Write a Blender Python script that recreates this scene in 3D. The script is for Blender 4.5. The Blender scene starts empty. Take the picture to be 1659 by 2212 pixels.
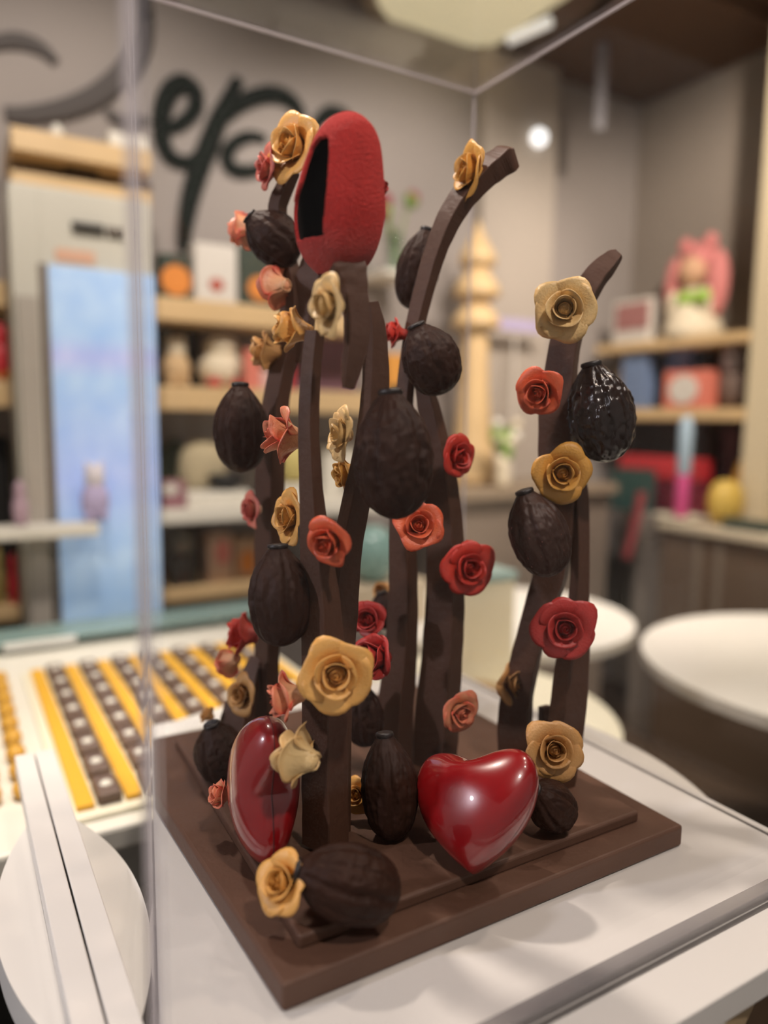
import bpy, bmesh, math, random
import numpy as np
from mathutils import Vector, Matrix, noise
PI = math.pi
random.seed(7)
sc = bpy.context.scene
COL = sc.collection

# ------------------------------------------------------------------ camera
F = 1603.6
ZC = 1.35
_p, _y, _r = [math.radians(a) for a in (7.08, 30.57, -0.76)]
FWD = Vector((math.sin(_y)*math.cos(_p), math.cos(_y)*math.cos(_p), -math.sin(_p)))
RGT = Vector((math.cos(_y), -math.sin(_y), 0))
DWN = FWD.cross(RGT)
_c, _s = math.cos(_r), math.sin(_r)
RIGHT = RGT*_c + DWN*_s
DOWN = DWN*_c - RGT*_s
UP = -DOWN
CAMP = Vector((0, 0, ZC))
NH = Vector((math.sin(_y), math.cos(_y), 0))          # horizontal viewing direction

def ray(px, py):
    return RIGHT*((px-829.5)/F) + DOWN*((py-1106)/F) + FWD
def onz(px, py, z):
    d = ray(px, py); return CAMP + d*((z-ZC)/d.z)
def onY(px, py, Y):
    d = ray(px, py); return CAMP + d*(Y/d.y)
def onX(px, py, X):
    d = ray(px, py); return CAMP + d*(X/d.x)
def at(px, py, D):
    """point seen at a pixel, at horizontal distance D"""
    d = ray(px, py); return CAMP + d*(D/d.dot(NH))
def pxs(px, py, D):
    """metres per pixel there"""
    d = ray(px, py); return (D/d.dot(NH))/F
def proj(P):
    v = Vector(P)-CAMP; w = v.dot(FWD)
    return 829.5+F*v.dot(RIGHT)/w, 1106+F*v.dot(DOWN)/w
def cdir(x, y, z):
    """direction: x right, y up, z towards the viewer"""
    return (RIGHT*x + UP*y - FWD*z).normalized()

cam_d = bpy.data.cameras.new('camera'); cam = bpy.data.objects.new('camera', cam_d); COL.objects.link(cam)
cam.matrix_world = Matrix((( RIGHT.x, UP.x, -FWD.x, 0), (RIGHT.y, UP.y, -FWD.y, 0), (RIGHT.z, UP.z, -FWD.z, ZC), (0, 0, 0, 1)))
cam_d.sensor_fit = 'VERTICAL'; cam_d.sensor_height = 36.0
cam_d.lens = F/2212*36.0
cam_d.clip_start = 0.02
cam_d.dof.use_dof = True
cam_d.dof.focus_distance = 0.68
cam_d.dof.aperture_fstop = 1.5
sc.camera = cam
sc.view_settings.view_transform = 'Standard'
sc.view_settings.look = 'None'
sc.view_settings.exposure = 0.0
sc.cycles.use_denoising = True
sc.cycles.max_bounces = 4
sc.cycles.diffuse_bounces = 2
sc.cycles.glossy_bounces = 2
sc.cycles.transparent_max_bounces = 20
sc.cycles.use_adaptive_sampling = True
sc.cycles.adaptive_threshold = .06
sc.cycles.adaptive_min_samples = 12
sc.cycles.caustics_reflective = False
sc.cycles.caustics_refractive = False
sc.cycles.sample_clamp_indirect = 4.0

# ------------------------------------------------------------------ materials
def lin(c):
    if isinstance(c, str):
        c = c.lstrip('#'); c = [int(c[i:i+2], 16)/255 for i in (0, 2, 4)]
    return tuple((v/12.92 if v <= .04045 else ((v+.055)/1.055)**2.4) for v in c) + (1,)
MATS = {}
def mat(name, col, rough=.5, bump=0, bscale=40, var=0, vscale=6, coat=0, spec=.5, metal=0, emit=0, sheen=0, bdist=.002, detail=4, sss=0):
    if name in MATS: return MATS[name]
    m = bpy.data.materials.new(name); m.use_nodes = True
    nt = m.node_tree; b = nt.nodes['Principled BSDF']
    c = lin(col)
    b.inputs['Base Color'].default_value = c
    b.inputs['Roughness'].default_value = rough
    b.inputs['Metallic'].default_value = metal
    b.inputs['Specular IOR Level'].default_value = spec
    b.inputs['Coat Weight'].default_value = coat
    b.inputs['Coat Roughness'].default_value = .03
    b.inputs['Sheen Weight'].default_value = sheen
    if sss:
        b.inputs['Subsurface Weight'].default_value = sss
        b.inputs['Subsurface Radius'].default_value = (.01, .004, .002)
    if emit:
        b.inputs['Emission Color'].default_value = c
        b.inputs['Emission Strength'].default_value = emit
    tc = nt.nodes.new('ShaderNodeTexCoord')
    if bump:
        n = nt.nodes.new('ShaderNodeTexNoise'); n.inputs['Scale'].default_value = bscale; n.inputs['Detail'].default_value = detail
        nt.links.new(tc.outputs['Object'], n.inputs['Vector'])
        bp = nt.nodes.new('ShaderNodeBump'); bp.inputs['Strength'].default_value = bump; bp.inputs['Distance'].default_value = bdist
        nt.links.new(n.outputs['Fac'], bp.inputs['Height']); nt.links.new(bp.outputs['Normal'], b.inputs['Normal'])
    if var:
        n = nt.nodes.new('ShaderNodeTexNoise'); n.inputs['Scale'].default_value = vscale; n.inputs['Detail'].default_value = 5
        nt.links.new(tc.outputs['Object'], n.inputs['Vector'])
        mx = nt.nodes.new('ShaderNodeMix'); mx.data_type = 'RGBA'
        mx.inputs['A'].default_value = tuple(v*(1-var) for v in c[:3])+(1,)
        mx.inputs['B'].default_value = tuple(min(1, v*(1+var)) for v in c[:3])+(1,)
        nt.links.new(n.outputs['Fac'], mx.inputs['Factor']); nt.links.new(mx.outputs['Result'], b.inputs['Base Color'])
    MATS[name] = m
    return m

def petal_mat(name, body, edge, core, rough=.42):
    """colour runs from the petal's foot to its rim through the mesh attribute 'edge'"""
    m = bpy.data.materials.new(name); m.use_nodes = True
    nt = m.node_tree; b = nt.nodes['Principled BSDF']
    a = nt.nodes.new('ShaderNodeAttribute'); a.attribute_name = 'edge'
    r = nt.nodes.new('ShaderNodeValToRGB')
    e = r.color_ramp.elements
    e[0].position = 0.0; e[0].color = lin(core)
    e[1].position = 1.0; e[1].color = lin(edge)
    k = r.color_ramp.elements.new(.5); k.color = lin(body)
    n = nt.nodes.new('ShaderNodeTexNoise'); n.inputs['Scale'].default_value = 3.0; n.inputs['Detail'].default_value = 3
    tc = nt.nodes.new('ShaderNodeTexCoord'); nt.links.new(tc.outputs['Object'], n.inputs['Vector'])
    ad = nt.nodes.new('ShaderNodeMath'); ad.operation = 'MULTIPLY_ADD'; ad.inputs[1].default_value = .5; 
    nt.links.new(n.outputs['Fac'], ad.inputs[0])
    sb = nt.nodes.new('ShaderNodeMath'); sb.operation = 'ADD'; sb.inputs[1].default_value = -.25
    nt.links.new(a.outputs['Fac'], sb.inputs[0]); nt.links.new(sb.outputs[0], ad.inputs[2])
    nt.links.new(ad.outputs[0], r.inputs['Fac']); nt.links.new(r.outputs['Color'], b.inputs['Base Color'])
    b.inputs['Roughness'].default_value = rough
    n2 = nt.nodes.new('ShaderNodeTexNoise'); n2.inputs['Scale'].default_value = 14; nt.links.new(tc.outputs['Object'], n2.inputs['Vector'])
    bp = nt.nodes.new('ShaderNodeBump'); bp.inputs['Strength'].default_value = .12; bp.inputs['Distance'].default_value = .05
    nt.links.new(n2.outputs['Fac'], bp.inputs['Height']); nt.links.new(bp.outputs['Normal'], b.inputs['Normal'])
    MATS[name] = m
    return m

def clear_mat(name, tint=(1, 1, 1), r0=.04, rmax=1.0):
    m = bpy.data.materials.new(name); m.use_nodes = True
    nt = m.node_tree; nt.nodes.clear()
    o = nt.nodes.new('ShaderNodeOutputMaterial'); mx = nt.nodes.new('ShaderNodeMixShader')
    t = nt.nodes.new('ShaderNodeBsdfTransparent'); t.inputs['Color'].default_value = (*tint, 1)
    g = nt.nodes.new('ShaderNodeBsdfGlossy'); g.inputs['Roughness'].default_value = .01; g.inputs['Color'].default_value = (1, 1, 1, 1)
    lw = nt.nodes.new('ShaderNodeLayerWeight'); lw.inputs['Blend'].default_value = .5
    pw = nt.nodes.new('ShaderNodeMath'); pw.operation = 'POWER'; pw.inputs[1].default_value = 5
    ml = nt.nodes.new('ShaderNodeMath'); ml.operation = 'MULTIPLY_ADD'; ml.inputs[1].default_value = rmax-r0; ml.inputs[2].default_value = r0
    nt.links.new(lw.outputs['Facing'], pw.inputs[0]); nt.links.new(pw.outputs[0], ml.inputs[0]); nt.links.new(ml.outputs[0], mx.inputs['Fac'])
    nt.links.new(t.outputs[0], mx.inputs[1]); nt.links.new(g.outputs[0], mx.inputs[2]); nt.links.new(mx.outputs[0], o.inputs['Surface'])
    MATS[name] = m
    return m

def frost_mat(name, col, trans=.35):
    """polished edge of acrylic sheet: milky, half see-through"""
    m = bpy.data.materials.new(name); m.use_nodes = True
    nt = m.node_tree; b = nt.nodes['Principled BSDF']; o = nt.nodes['Material Output']
    b.inputs['Base Color'].default_value = lin(col); b.inputs['Roughness'].default_value = .15
    t = nt.nodes.new('ShaderNodeBsdfTransparent'); mx = nt.nodes.new('ShaderNodeMixShader'); mx.inputs['Fac'].default_value = trans
    nt.links.new(b.outputs[0], mx.inputs[1]); nt.links.new(t.outputs[0], mx.inputs[2]); nt.links.new(mx.outputs[0], o.inputs['Surface'])
    MATS[name] = m
    return m

CHOC = mat('chocolate_stem', '#4e3325', .55, spec=.3, bump=.5, bscale=160, var=.22, vscale=9, bdist=.0012)
PLATE = mat('chocolate_plate', '#5f4233', .55, bump=.45, bscale=120, var=.2, vscale=10, bdist=.0012)
PODM = mat('pod_chocolate', '#301b12', .58, bump=.22, bscale=7, var=.35, vscale=3, bdist=.02, detail=1, spec=.16)
PODG = mat('pod_chocolate_glossy', '#241510', .24, bump=.22, bscale=6.0, var=.2, vscale=3, bdist=.03, detail=1)
def speckled(name, base, speck, lo=.70, hi=.74, sc_=26):
    m = mat(name, base, .5, bump=.22, bscale=7, bdist=.02, detail=1, spec=.28); nt = m.node_tree; b = nt.nodes['Principled BSDF']
    tc = nt.nodes.new('ShaderNodeTexCoord'); n = nt.nodes.new('ShaderNodeTexNoise'); n.inputs['Scale'].default_value = sc_; n.inputs['Detail'].default_value = 3
    nt.links.new(tc.outputs['Object'], n.inputs['Vector'])
    mr = nt.nodes.new('ShaderNodeMapRange'); mr.inputs['From Min'].default_value = lo; mr.inputs['From Max'].default_value = hi; nt.links.new(n.outputs['Fac'], mr.inputs['Value'])
    mx = nt.nodes.new('ShaderNodeMix'); mx.data_type = 'RGBA'; mx.inputs['A'].default_value = lin(base); mx.inputs['B'].default_value = lin(speck)
    nt.links.new(mr.outputs[0], mx.inputs['Factor']); nt.links.new(mx.outputs['Result'], b.inputs['Base Color']); return m
PODS_PINK = speckled('pod_chocolate_specks', '#3a241b', '#b06a66')
STUB = mat('pod_stalk_chocolate', '#1e1412', .45)
HEART = mat('glossy_red_glaze', '#860a11', .28, coat=1.0, var=.12, vscale=10)
SEAM = mat('heart_seam', '#4a0a0a', .5)
DARKIN = mat('dark_egg_lining', '#150c09', .6)
P_YEL = petal_mat('petal_yellow', '#e9b264', '#e2a350', '#dda052')
P_CRM = petal_mat('petal_cream', '#ebca8f', '#dcae6c', '#e5c389')
P_TAN = petal_mat('petal_tan', '#cc9b60', '#c28d50', '#bd8a50')
P_GLD = petal_mat('petal_gold', '#d9a04b', '#d09540', '#cb9242')
P_RED = petal_mat('petal_red', '#cc4030', '#b8251f', '#8f2019')
P_CRI = petal_mat('petal_crimson', '#b83a34', '#a82824', '#86241f')
P_ORG = petal_mat('petal_orange', '#dc6a42', '#d04c30', '#cf7a50')
P_PCH = petal_mat('petal_peach', '#e8a077', '#dd4a3a', '#e2b183')
P_PNK = petal_mat('petal_pink', '#dd8874', '#c42a2c', '#e3b99b')
ACR = clear_mat('clear_acrylic', (.985, .985, .985), r0=.010, rmax=.8)
ACRE = frost_mat('acrylic_edge', '#d2cace', .18)
GLS = clear_mat('vase_glass', (.9, .95, .93), r0=.06)

# ------------------------------------------------------------------ mesh helpers
def mesh_obj(name, verts, faces, m, parent=None, smooth=True, attr=None, mi=None):
    me = bpy.data.meshes.new(name)
    me.from_pydata([tuple(v) for v in verts], [], faces)
    for x in (m if isinstance(m, (list, tuple)) else [m]): me.materials.append(x)
    if mi is not None:
        for p, k in zip(me.polygons, mi): p.material_index = k
    if smooth:
        me.polygons.foreach_set('use_smooth', [True]*len(me.polygons))
    if attr is not None:
        a = me.attributes.new('edge', 'FLOAT', 'POINT'); a.data.foreach_set('value', attr)
    me.update()
    o = bpy.data.objects.new(name, me); COL.objects.link(o)
    if parent is not None: o.parent = parent
    return o

def bm_obj(name, bm, m, parent=None, smooth=False, loc=None):
    bmesh.ops.recalc_face_normals(bm, faces=bm.faces)
    me = bpy.data.meshes.new(name); bm.to_mesh(me); bm.free()
    for x in (m if isinstance(m, (list, tuple)) else [m]): me.materials.append(x)
    if smooth:
        me.polygons.foreach_set('use_smooth', [True]*len(me.polygons))
    o = bpy.data.objects.new(name, me); COL.objects.link(o)
    if parent is not None: o.parent = parent
    if loc is not None: o.location = loc
    return o

def add_box(bm, x0, x1, y0, y1, z0, z1, bev=0, seg=2):
    r = bmesh.ops.create_cube(bm, size=1)
    vs = r['verts']
    for v in vs:
        v.co = Vector((x0+(v.co.x+.5)*(x1-x0), y0+(v.co.y+.5)*(y1-y0), z0+(v.co.z+.5)*(z1-z0)))
    if bev:
        es = list({e for v in vs for e in v.link_edges})
        bmesh.ops.bevel(bm, geom=es, offset=bev, segments=seg, affect='EDGES', profile=.5)

def add_prism(bm, pts, z0, z1, bev=0, seg=2):
    lo = [bm.verts.new((p[0], p[1], z0)) for p in pts]; hi = [bm.verts.new((p[0], p[1], z1)) for p in pts]
    n = len(pts); fs = [bm.faces.new(lo[::-1]), bm.faces.new(hi)]
    for i in range(n): fs.append(bm.faces.new((lo[i], lo[(i+1) % n], hi[(i+1) % n], hi[i])))
    if bev:
        es = [e for f in fs[1:2] for e in f.edges] + [e for e in fs[0].edges]
        if n < 12: es += [e for f in fs[2:] for e in f.edges]
        bmesh.ops.bevel(bm, geom=list(set(es)), offset=bev, segments=seg, affect='EDGES', profile=.5)

def lathe(prof, n=32, sx=1, sy=1):
    """verts, faces from a list of (r, z)"""
    V, Fc = [], []
    for r, z in prof:
        for k in range(n):
            a = 2*PI*k/n; V.append((sx*r*math.cos(a), sy*r*math.sin(a), z))
    for i in range(len(prof)-1):
        for k in range(n):
            Fc.append((i*n+k, i*n+(k+1) % n, (i+1)*n+(k+1) % n, (i+1)*n+k))
    Fc.append(tuple(range(n))[::-1]); Fc.append(tuple((len(prof)-1)*n+k for k in range(n)))
    return V, Fc

def blob(n=20, m=14, sx=1, sy=1, sz=1, off=(0, 0, 0), e=1.0):
    prof = []
    for i in range(m+1):
        a = PI*i/m; prof.append((max(1e-4, math.sin(a)**e), -math.cos(a)))
    V, Fc = lathe(prof, n)
    return [(x*sx+off[0], y*sy+off[1], z*sz+off[2]) for x, y, z in V], Fc

def join(parts):
    V, Fc = [], []
    for v, f in parts:
        k = len(V); V += list(v); Fc += [tuple(i+k for i in q) for q in f]
    return V, Fc

def tag(o, label, cat, group=None, kind=None):
    o['label'] = label; o['category'] = cat
    if group: o['group'] = group
    if kind: o['kind'] = kind
    return o
def thing(name, label, cat, loc=(0, 0, 0), group=None):
    o = bpy.data.objects.new(name, None); COL.objects.link(o); o.location = loc; o.empty_display_size = .02
    return tag(o, label, cat, group)
def struct(o):
    o['kind'] = 'structure'; return o
def rel(V, loc):
    return [(v[0]-loc[0], v[1]-loc[1], v[2]-loc[2]) for v in V]

def catmull(P, n):
    out = []
    P = [Vector(p) for p in P]
    Q = [P[0]*2-P[1]] + P + [P[-1]*2-P[-2]]
    for i in range(1, len(Q)-2):
        for k in range(n):
            t = k/n; a, b, c, d = Q[i-1], Q[i], Q[i+1], Q[i+2]
            out.append(.5*((2*b)+(c-a)*t+(2*a-5*b+4*c-d)*t*t+(3*b-a-3*c+d)*t**3))
    out.append(P[-1]); return out

def tube(P, R, n=8, closed_ends=True):
    V, Fc = [], []
    P = [Vector(p) for p in P]
    up = Vector((0, 0, 1))
    for i, p in enumerate(P):
        t = (P[min(i+1, len(P)-1)]-P[max(i-1, 0)]).normalized()
        a = t.cross(up)
        if a.length < 1e-3: a = t.cross(Vector((1, 0, 0)))
        a.normalize(); b = t.cross(a); r = R[i] if hasattr(R, '__len__') else R
        for k in range(n):
            w = 2*PI*k/n; V.append(p+a*(r*math.cos(w))+b*(r*math.sin(w)))
    for i in range(len(P)-1):
        for k in range(n): Fc.append((i*n+k, i*n+(k+1) % n, (i+1)*n+(k+1) % n, (i+1)*n+k))
    Fc.append(tuple(range(n))[::-1]); Fc.append(tuple((len(P)-1)*n+k for k in range(n)))
    return V, Fc

# ------------------------------------------------------------------ key levels
ZB = .93            # top of the white board
ZP = .952           # top of the lower chocolate slab
ZS = .963           # top of the raised slab
YW = 2.674          # back wall
XR = 3.0            # right wall
ZCEIL = 2.9
WK = 0.21816        # left acrylic sheet: X = WK * Y
WOFF = .0035

# ------------------------------------------------------------------ roses
def petal_mesh(name, half, r_prof, z_prof, phi0, rng, tip=.12, wave=.04, curl=0., thick=.035, nu=13, nv=9):
    """one petal: half angle, radius(v), height(v)"""
    G = []; E = []
    ph1, ph2 = rng.random()*6, rng.random()*6
    asym = rng.uniform(-.22, .22)
    for j in range(nv+1):
        v = j/nv
        for i in range(nu+1):
            u = -1+2*i/nu
            top = 1-.26*abs(u)**3.0+tip*(1-abs(u))**1.5+wave*math.sin(5*u+ph1)
            vv = v*top
            w = (.50+.80*math.sin(PI*min(1, .10+.55*v)))*.80
            ang = phi0+half*w*u+asym*v
            r = r_prof(vv); z = z_prof(vv)
            # rim rolls outwards at the sides, body cups inwards
            cup = .10*(1-u*u)*math.sin(PI*v)
            r2 = r-cup*.35+curl*abs(u)**2*v*v
            z2 = z-curl*.6*abs(u)**3*v*v+wave*.8*v*v*math.sin(4.2*u+ph2)
            G.append(Vector((r2*math.cos(ang), r2*math.sin(ang), z2)))
            E.append(min(1, max(0, v*.75+.3*abs(u)**4*v)))
    n1 = nu+1; faces = []
    for j in range(nv):
        for i in range(nu):
            faces.append((j*n1+i, j*n1+i+1, (j+1)*n1+i+1, (j+1)*n1+i))
    nrm = [Vector() for _ in G]
    for f in faces:
        n = (G[f[1]]-G[f[0]]).cross(G[f[3]]-G[f[0]])
        for k in f: nrm[k] += n
    N = len(G); B = []
    for k, g in enumerate(G):
        v = (k//n1)/nv
        B.append(g-nrm[k].normalized()*thick*(1-.45*v))
    fb = [tuple(k+N for k in f[::-1]) for f in faces]
    rim = []
    ring = [i for i in range(n1)] + [j*n1+nu for j in range(1, nv+1)] + [nv*n1+i for i in range(nu-1, -1, -1)] + [j*n1 for j in range(nv-1, 0, -1)]
    for a, b in zip(ring, ring[1:]+ring[:1]): rim.append((b, a, a+N, b+N))
    me = bpy.data.meshes.new(name)
    me.from_pydata([tuple(x) for x in G+B], [], faces+fb+rim)
    me.polygons.foreach_set('use_smooth', [True]*len(me.polygons))
    a = me.attributes.new('edge', 'FLOAT', 'POINT'); a.data.foreach_set('value', E+E)
    me.materials.append(P_YEL); me.update()
    return me

def bud_mesh(name, rng):
    """rolled centre: a sheet wound in a spiral"""
    V, E, Fc = [], [], []
    turns = 2.5; nu, nv = 54, 7; ph = rng.random()*6
    for i in range(nu+1):
        s = i/nu; a = ph+s*turns*2*PI
        r0 = .03+.27*s**.9
        for j in range(nv+1):
            v = j/nv
            r = r0*(.55+.45*math.sin(PI*(.25+.4*v)))*(1.0 if v < .85 else 1.03)
            h = (.80-.10*s)*v*(1-.05*math.sin(3*a))+.02
            V.append((r*math.cos(a), r*math.sin(a), h)); E.append(.2+.6*v*v)
    for i in range(nu):
        for j in range(nv): Fc.append((i*(nv+1)+j, (i+1)*(nv+1)+j, (i+1)*(nv+1)+j+1, i*(nv+1)+j+1))
    # plug below the opening so the roll is not see-through, and the foot of the flower
    k = len(V); n = 18
    prof = [(.05, -.10), (.17, -.06), (.24, .06), (.24, .30), (.22, .50), (.14, .60), (.01, .66)]
    for r, z in prof:
        for q in range(n): V.append((r*math.cos(2*PI*q/n), r*math.sin(2*PI*q/n), z)); E.append(.4)
    for i in range(len(prof)-1):
        for q in range(n): Fc.append((k+i*n+q, k+i*n+(q+1) % n, k+(i+1)*n+(q+1) % n, k+(i+1)*n+q))
    Fc.append(tuple(k+q for q in range(n))[::-1])
    me = bpy.data.meshes.new(name); me.from_pydata(V, [], Fc)
    me.polygons.foreach_set('use_smooth', [True]*len(me.polygons))
    a = me.attributes.new('edge', 'FLOAT', 'POINT'); a.data.foreach_set('value', E)
    me.materials.append(P_YEL); me.update()
    return me

def rose_kit(seed, n1=3, n2=4, n3=5, open_=1.0, tip=.24):
    rng = random.Random(seed); kit = [('bud', bud_mesh('bud', rng))]
    a0 = rng.random()*6
    for k in range(n1):
        g = .9+.2*k/n1
        kit.append(('petal', petal_mesh('petal', 1.3, lambda v, g=g: .22+.15*g*v**.8, lambda v: -.02+.84*v, a0+k*2*PI/n1, rng, tip=.06, wave=.03, curl=.06)))
    a0 += .9
    for k in range(n2):
        g = .84+.26*k/n2
        kit.append(('petal', petal_mesh('petal', 1.25, lambda v, g=g: .24+.36*g*open_*v**1.3, lambda v: -.06+.86*v-.06*v**4, a0+k*2*PI/n2+rng.uniform(-.15, .15), rng, tip=.10, wave=.045, curl=.12)))
    a0 += .6
    for k in range(n3):
        g = .86+.24*rng.random()
        kit.append(('petal', petal_mesh('petal', 1.15, lambda v, g=g: .20+.74*g*open_*v**1.15, lambda v, g=g: -.10+.86*v-.30*g*v**3.2, a0+k*2*PI/n3+rng.uniform(-.2, .2), rng, tip=tip, wave=.07, curl=.14)))
    return kit
KITS = [rose_kit(1, 3, 3, 5), rose_kit(2, 3, 4, 4, tip=.3), rose_kit(3, 3, 3, 4, open_=.9), rose_kit(4, 2, 3, 5, tip=.3), rose_kit(5, 3, 4, 5, open_=1.05)]
# tight, half-closed kinds
KITS += [rose_kit(6, 3, 3, 3, open_=.62, tip=.1), rose_kit(7, 2, 3, 3, open_=.7, tip=.2)]

def add_rose(label, px, py, diam, D, m, face, roll=0., kit=0, zs=1.0, group=None):
    R = diam*.5*pxs(px, py, D)*(1.3 if kit >= 5 else 1.0)
    z = cdir(*face); ref = UP if abs(z.dot(UP)) < .9 else RIGHT
    x = ref.cross(z).normalized(); y = z.cross(x)
    o = thing('chocolate_rose', label, 'flower')
    if group: o['group'] = group
    c = at(px, py, D)-z*(.34*R*zs)
    Rm = Matrix((x, y, z)).transposed().to_4x4()
    o.matrix_world = Matrix.Translation(c) @ Rm @ Matrix.Rotation(roll, 4, 'Z') @ Matrix.Diagonal((R, R, R*zs, 1))
    for nm, me in KITS[kit]:
        p = bpy.data.objects.new(nm, me); COL.objects.link(p); p.parent = o
        p.material_slots[0].link = 'OBJECT'; p.material_slots[0].material = m
    return o
RG = 'moulded chocolate roses on the sculpture'
ROSES = [
 ('large yellow rose at the top left, just left of the red egg', 634, 318, 142, .80, P_YEL, (-.62, .05, .78), .3, 0, 1.0),
 ('pink-edged red rose left of the topmost yellow rose, turned sideways', 582, 362, 104, .82, P_PNK, (-.93, .02, .36), 1.2, 2, 1.0),
 ('peach rose seen sideways, left of the dark pod behind the egg', 534, 495, 92, .86, P_PCH, (-.90, -.12, -.30), .4, 5, 1.2),
 ('pink rose with red rim below the dark pod behind the egg', 598, 618, 92, .82, P_PCH, (-.72, .10, -.45), 2.2, 6, 1.2),
 ('small red rose half hidden behind the lower left of the egg', 627, 535, 54, .83, P_RED, (-.8, .1, .5), .1, 3, 1.0),
 ('cream yellow rose right under the egg, facing left', 712, 660, 130, .575, P_CRM, (-.83, -.12, .5), .9, 0, 1.05),
 ('yellow rose on the thin front stem, left of the rose under the egg', 637, 714, 112, .64, P_YEL, (-.93, .10, .22), 2.6, 5, 1.2),
 ('tan yellow rose seen sideways, lowest of the three yellow roses under the egg', 578, 758, 100, .84, P_TAN, (-.93, .05, .12), 1.5, 5, 1.05),
 ('small red rose between the egg stem and the tall curved stem', 857, 720, 72, .80, P_RED, (-.93, .12, .2), .7, 5, 1.1),
 ('yellow rose near the tip of the tallest curved stem at right', 1018, 372, 124, .80, P_GLD, (-.90, .05, .30), .2, 0, .95),
 ('cream rose facing front, near the pointed tip of the right stem', 1220, 668, 132, .74, P_CRM, (-.22, -.12, .95), 1.0, 0, 1.0),
 ('orange-red rose left of the glossy pod on the right stem', 1168, 846, 112, .74, P_ORG, (-.55, -.35, .75), 2.0, 2, 1.1),
 ('gold rose facing front, below the glossy pod on the right stem', 1213, 1021, 118, .73, P_GLD, (-.05, -.15, .98), .4, 1, 1.0),
 ('red rose turned right, at the middle of the wide back stem', 988, 985, 90, .77, P_RED, (.62, -.12, .75), 1.7, 3, 1.0),
 ('round red rose low on the right of the wide back stem', 1012, 1226, 108, .77, P_RED, (.30, -.08, .95), .8, 4, 1.0),
 ('orange rose just under the biggest pod', 904, 1136, 104, .72, P_ORG, (.05, .22, .95), 2.9, 0, 1.0),
 ('peach and red rose right of the left upright pod, seen sideways', 618, 944, 126, .70, P_PCH, (-.93, .08, .25), 1.1, 6, 1.2),
 ('pale cream rose tucked against the left of the biggest pod', 738, 938, 116, .66, P_CRM, (-.85, .05, .40), .5, 3, .9),
 ('golden rose below the pale cream rose beside the biggest pod', 748, 1022, 88, .68, P_GLD, (-.8, -.2, .3), 2.4, 5, .9),
 ('red and white rose left of the back left stem', 546, 1101, 82, .82, P_PNK, (-.82, -.05, .5), .3, 2, 1.0),
 ('yellow rose between the two left stems, above the left pod', 627, 1117, 118, .70, P_YEL, (-.80, .02, .55), 1.3, 0, 1.0),
 ('orange-red rose facing down left on the front stem', 711, 1170, 114, .60, P_ORG, (-.48, -.30, .80), .2, 2, 1.1),
 ('dark red rose in the shade between the stems, upper of two', 796, 1338, 80, .76, P_CRI, (-.25, .15, .9), .8, 6, 1.0),
 ('dark red rose in the shade between the stems, lower of two', 810, 1420, 116, .72, P_CRI, (-.45, .1, .55), 2.1, 5, 1.2),
 ('big yellow rose facing front on the front stem', 727, 1456, 156, .585, P_YEL, (.06, .02, 1.0), .55, 0, .9),
 ('pinkish red rose seen sideways above the upright heart', 622, 1506, 108, .60, P_PCH, (-.85, -.15, .2), .6, 6, 1.15),
 ('pale yellow rose with pointed petals at the foot of the front stem', 647, 1634, 134, .58, P_CRM, (-.75, .15, -.25), 1.9, 6, 1.15),
 ('red rose seen sideways at the foot of the back left stem', 528, 1371, 106, .80, P_RED, (-.93, .1, .1), 2.8, 5, 1.0),
 ('faded pink rose below the red rose at the back left', 496, 1430, 72, .81, P_PCH, (-.7, -.35, -.4), 1.0, 5, 1.2),
 ('tan rose above the dark pod at the left corner', 524, 1500, 84, .79, P_TAN, (-.6, .1, .75), .7, 1, 1.0),
 ('small orange rose peeking behind the pod at the left corner', 450, 1545, 46, .83, P_TAN, (-.6, .5, .1), .2, 5, 1.0),
 ('red rose lying on the slab left of the upright heart', 478, 1716, 72, .66, P_PCH, (-.72, .2, .35), 2.3, 5, 1.0),
 ('yellow rose at the front corner of the base, beside the lying pod', 610, 1906, 126, .53, P_YEL, (-.50, .45, .72), 1.6, 0, 1.0),
 ('red and peach rose behind the lying heart', 992, 1536, 92, .73, P_PCH, (.50, -.22, .82), .5, 3, 1.0),
 ('tan rose with pointed petals at the left leg of the right stem', 1110, 1476, 88, .80, P_TAN, (.35, .05, .70), 2.0, 6, 1.1),
 ('crimson rose facing front on the lower right stem', 1220, 1356, 122, .72, P_CRI, (-.12, -.05, .98), .9, 4, .9),
 ('tan rose facing front at the foot of the right stem', 1196, 1619, 114, .68, P_TAN, (.0, .15, .97), 2.6, 4, 1.0),
 ('small orange rose at the far back between the stems', 824, 1276, 46, .88, P_TAN, (-.3, .4, .8), .2, 5, 1.0),
 ('yellow rose on the slab behind the front stem', 771, 1718, 70, .68, P_YEL, (-.3, .3, .75), 1.1, 1, 1.0),
 ('tiny part of a red rose showing at the right rim of the egg', 824, 404, 40, .63, P_CRI, (.8, .0, .4), .5, 5, 1.0),
]
for r in ROSES: add_rose(*r, group=RG)

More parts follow.
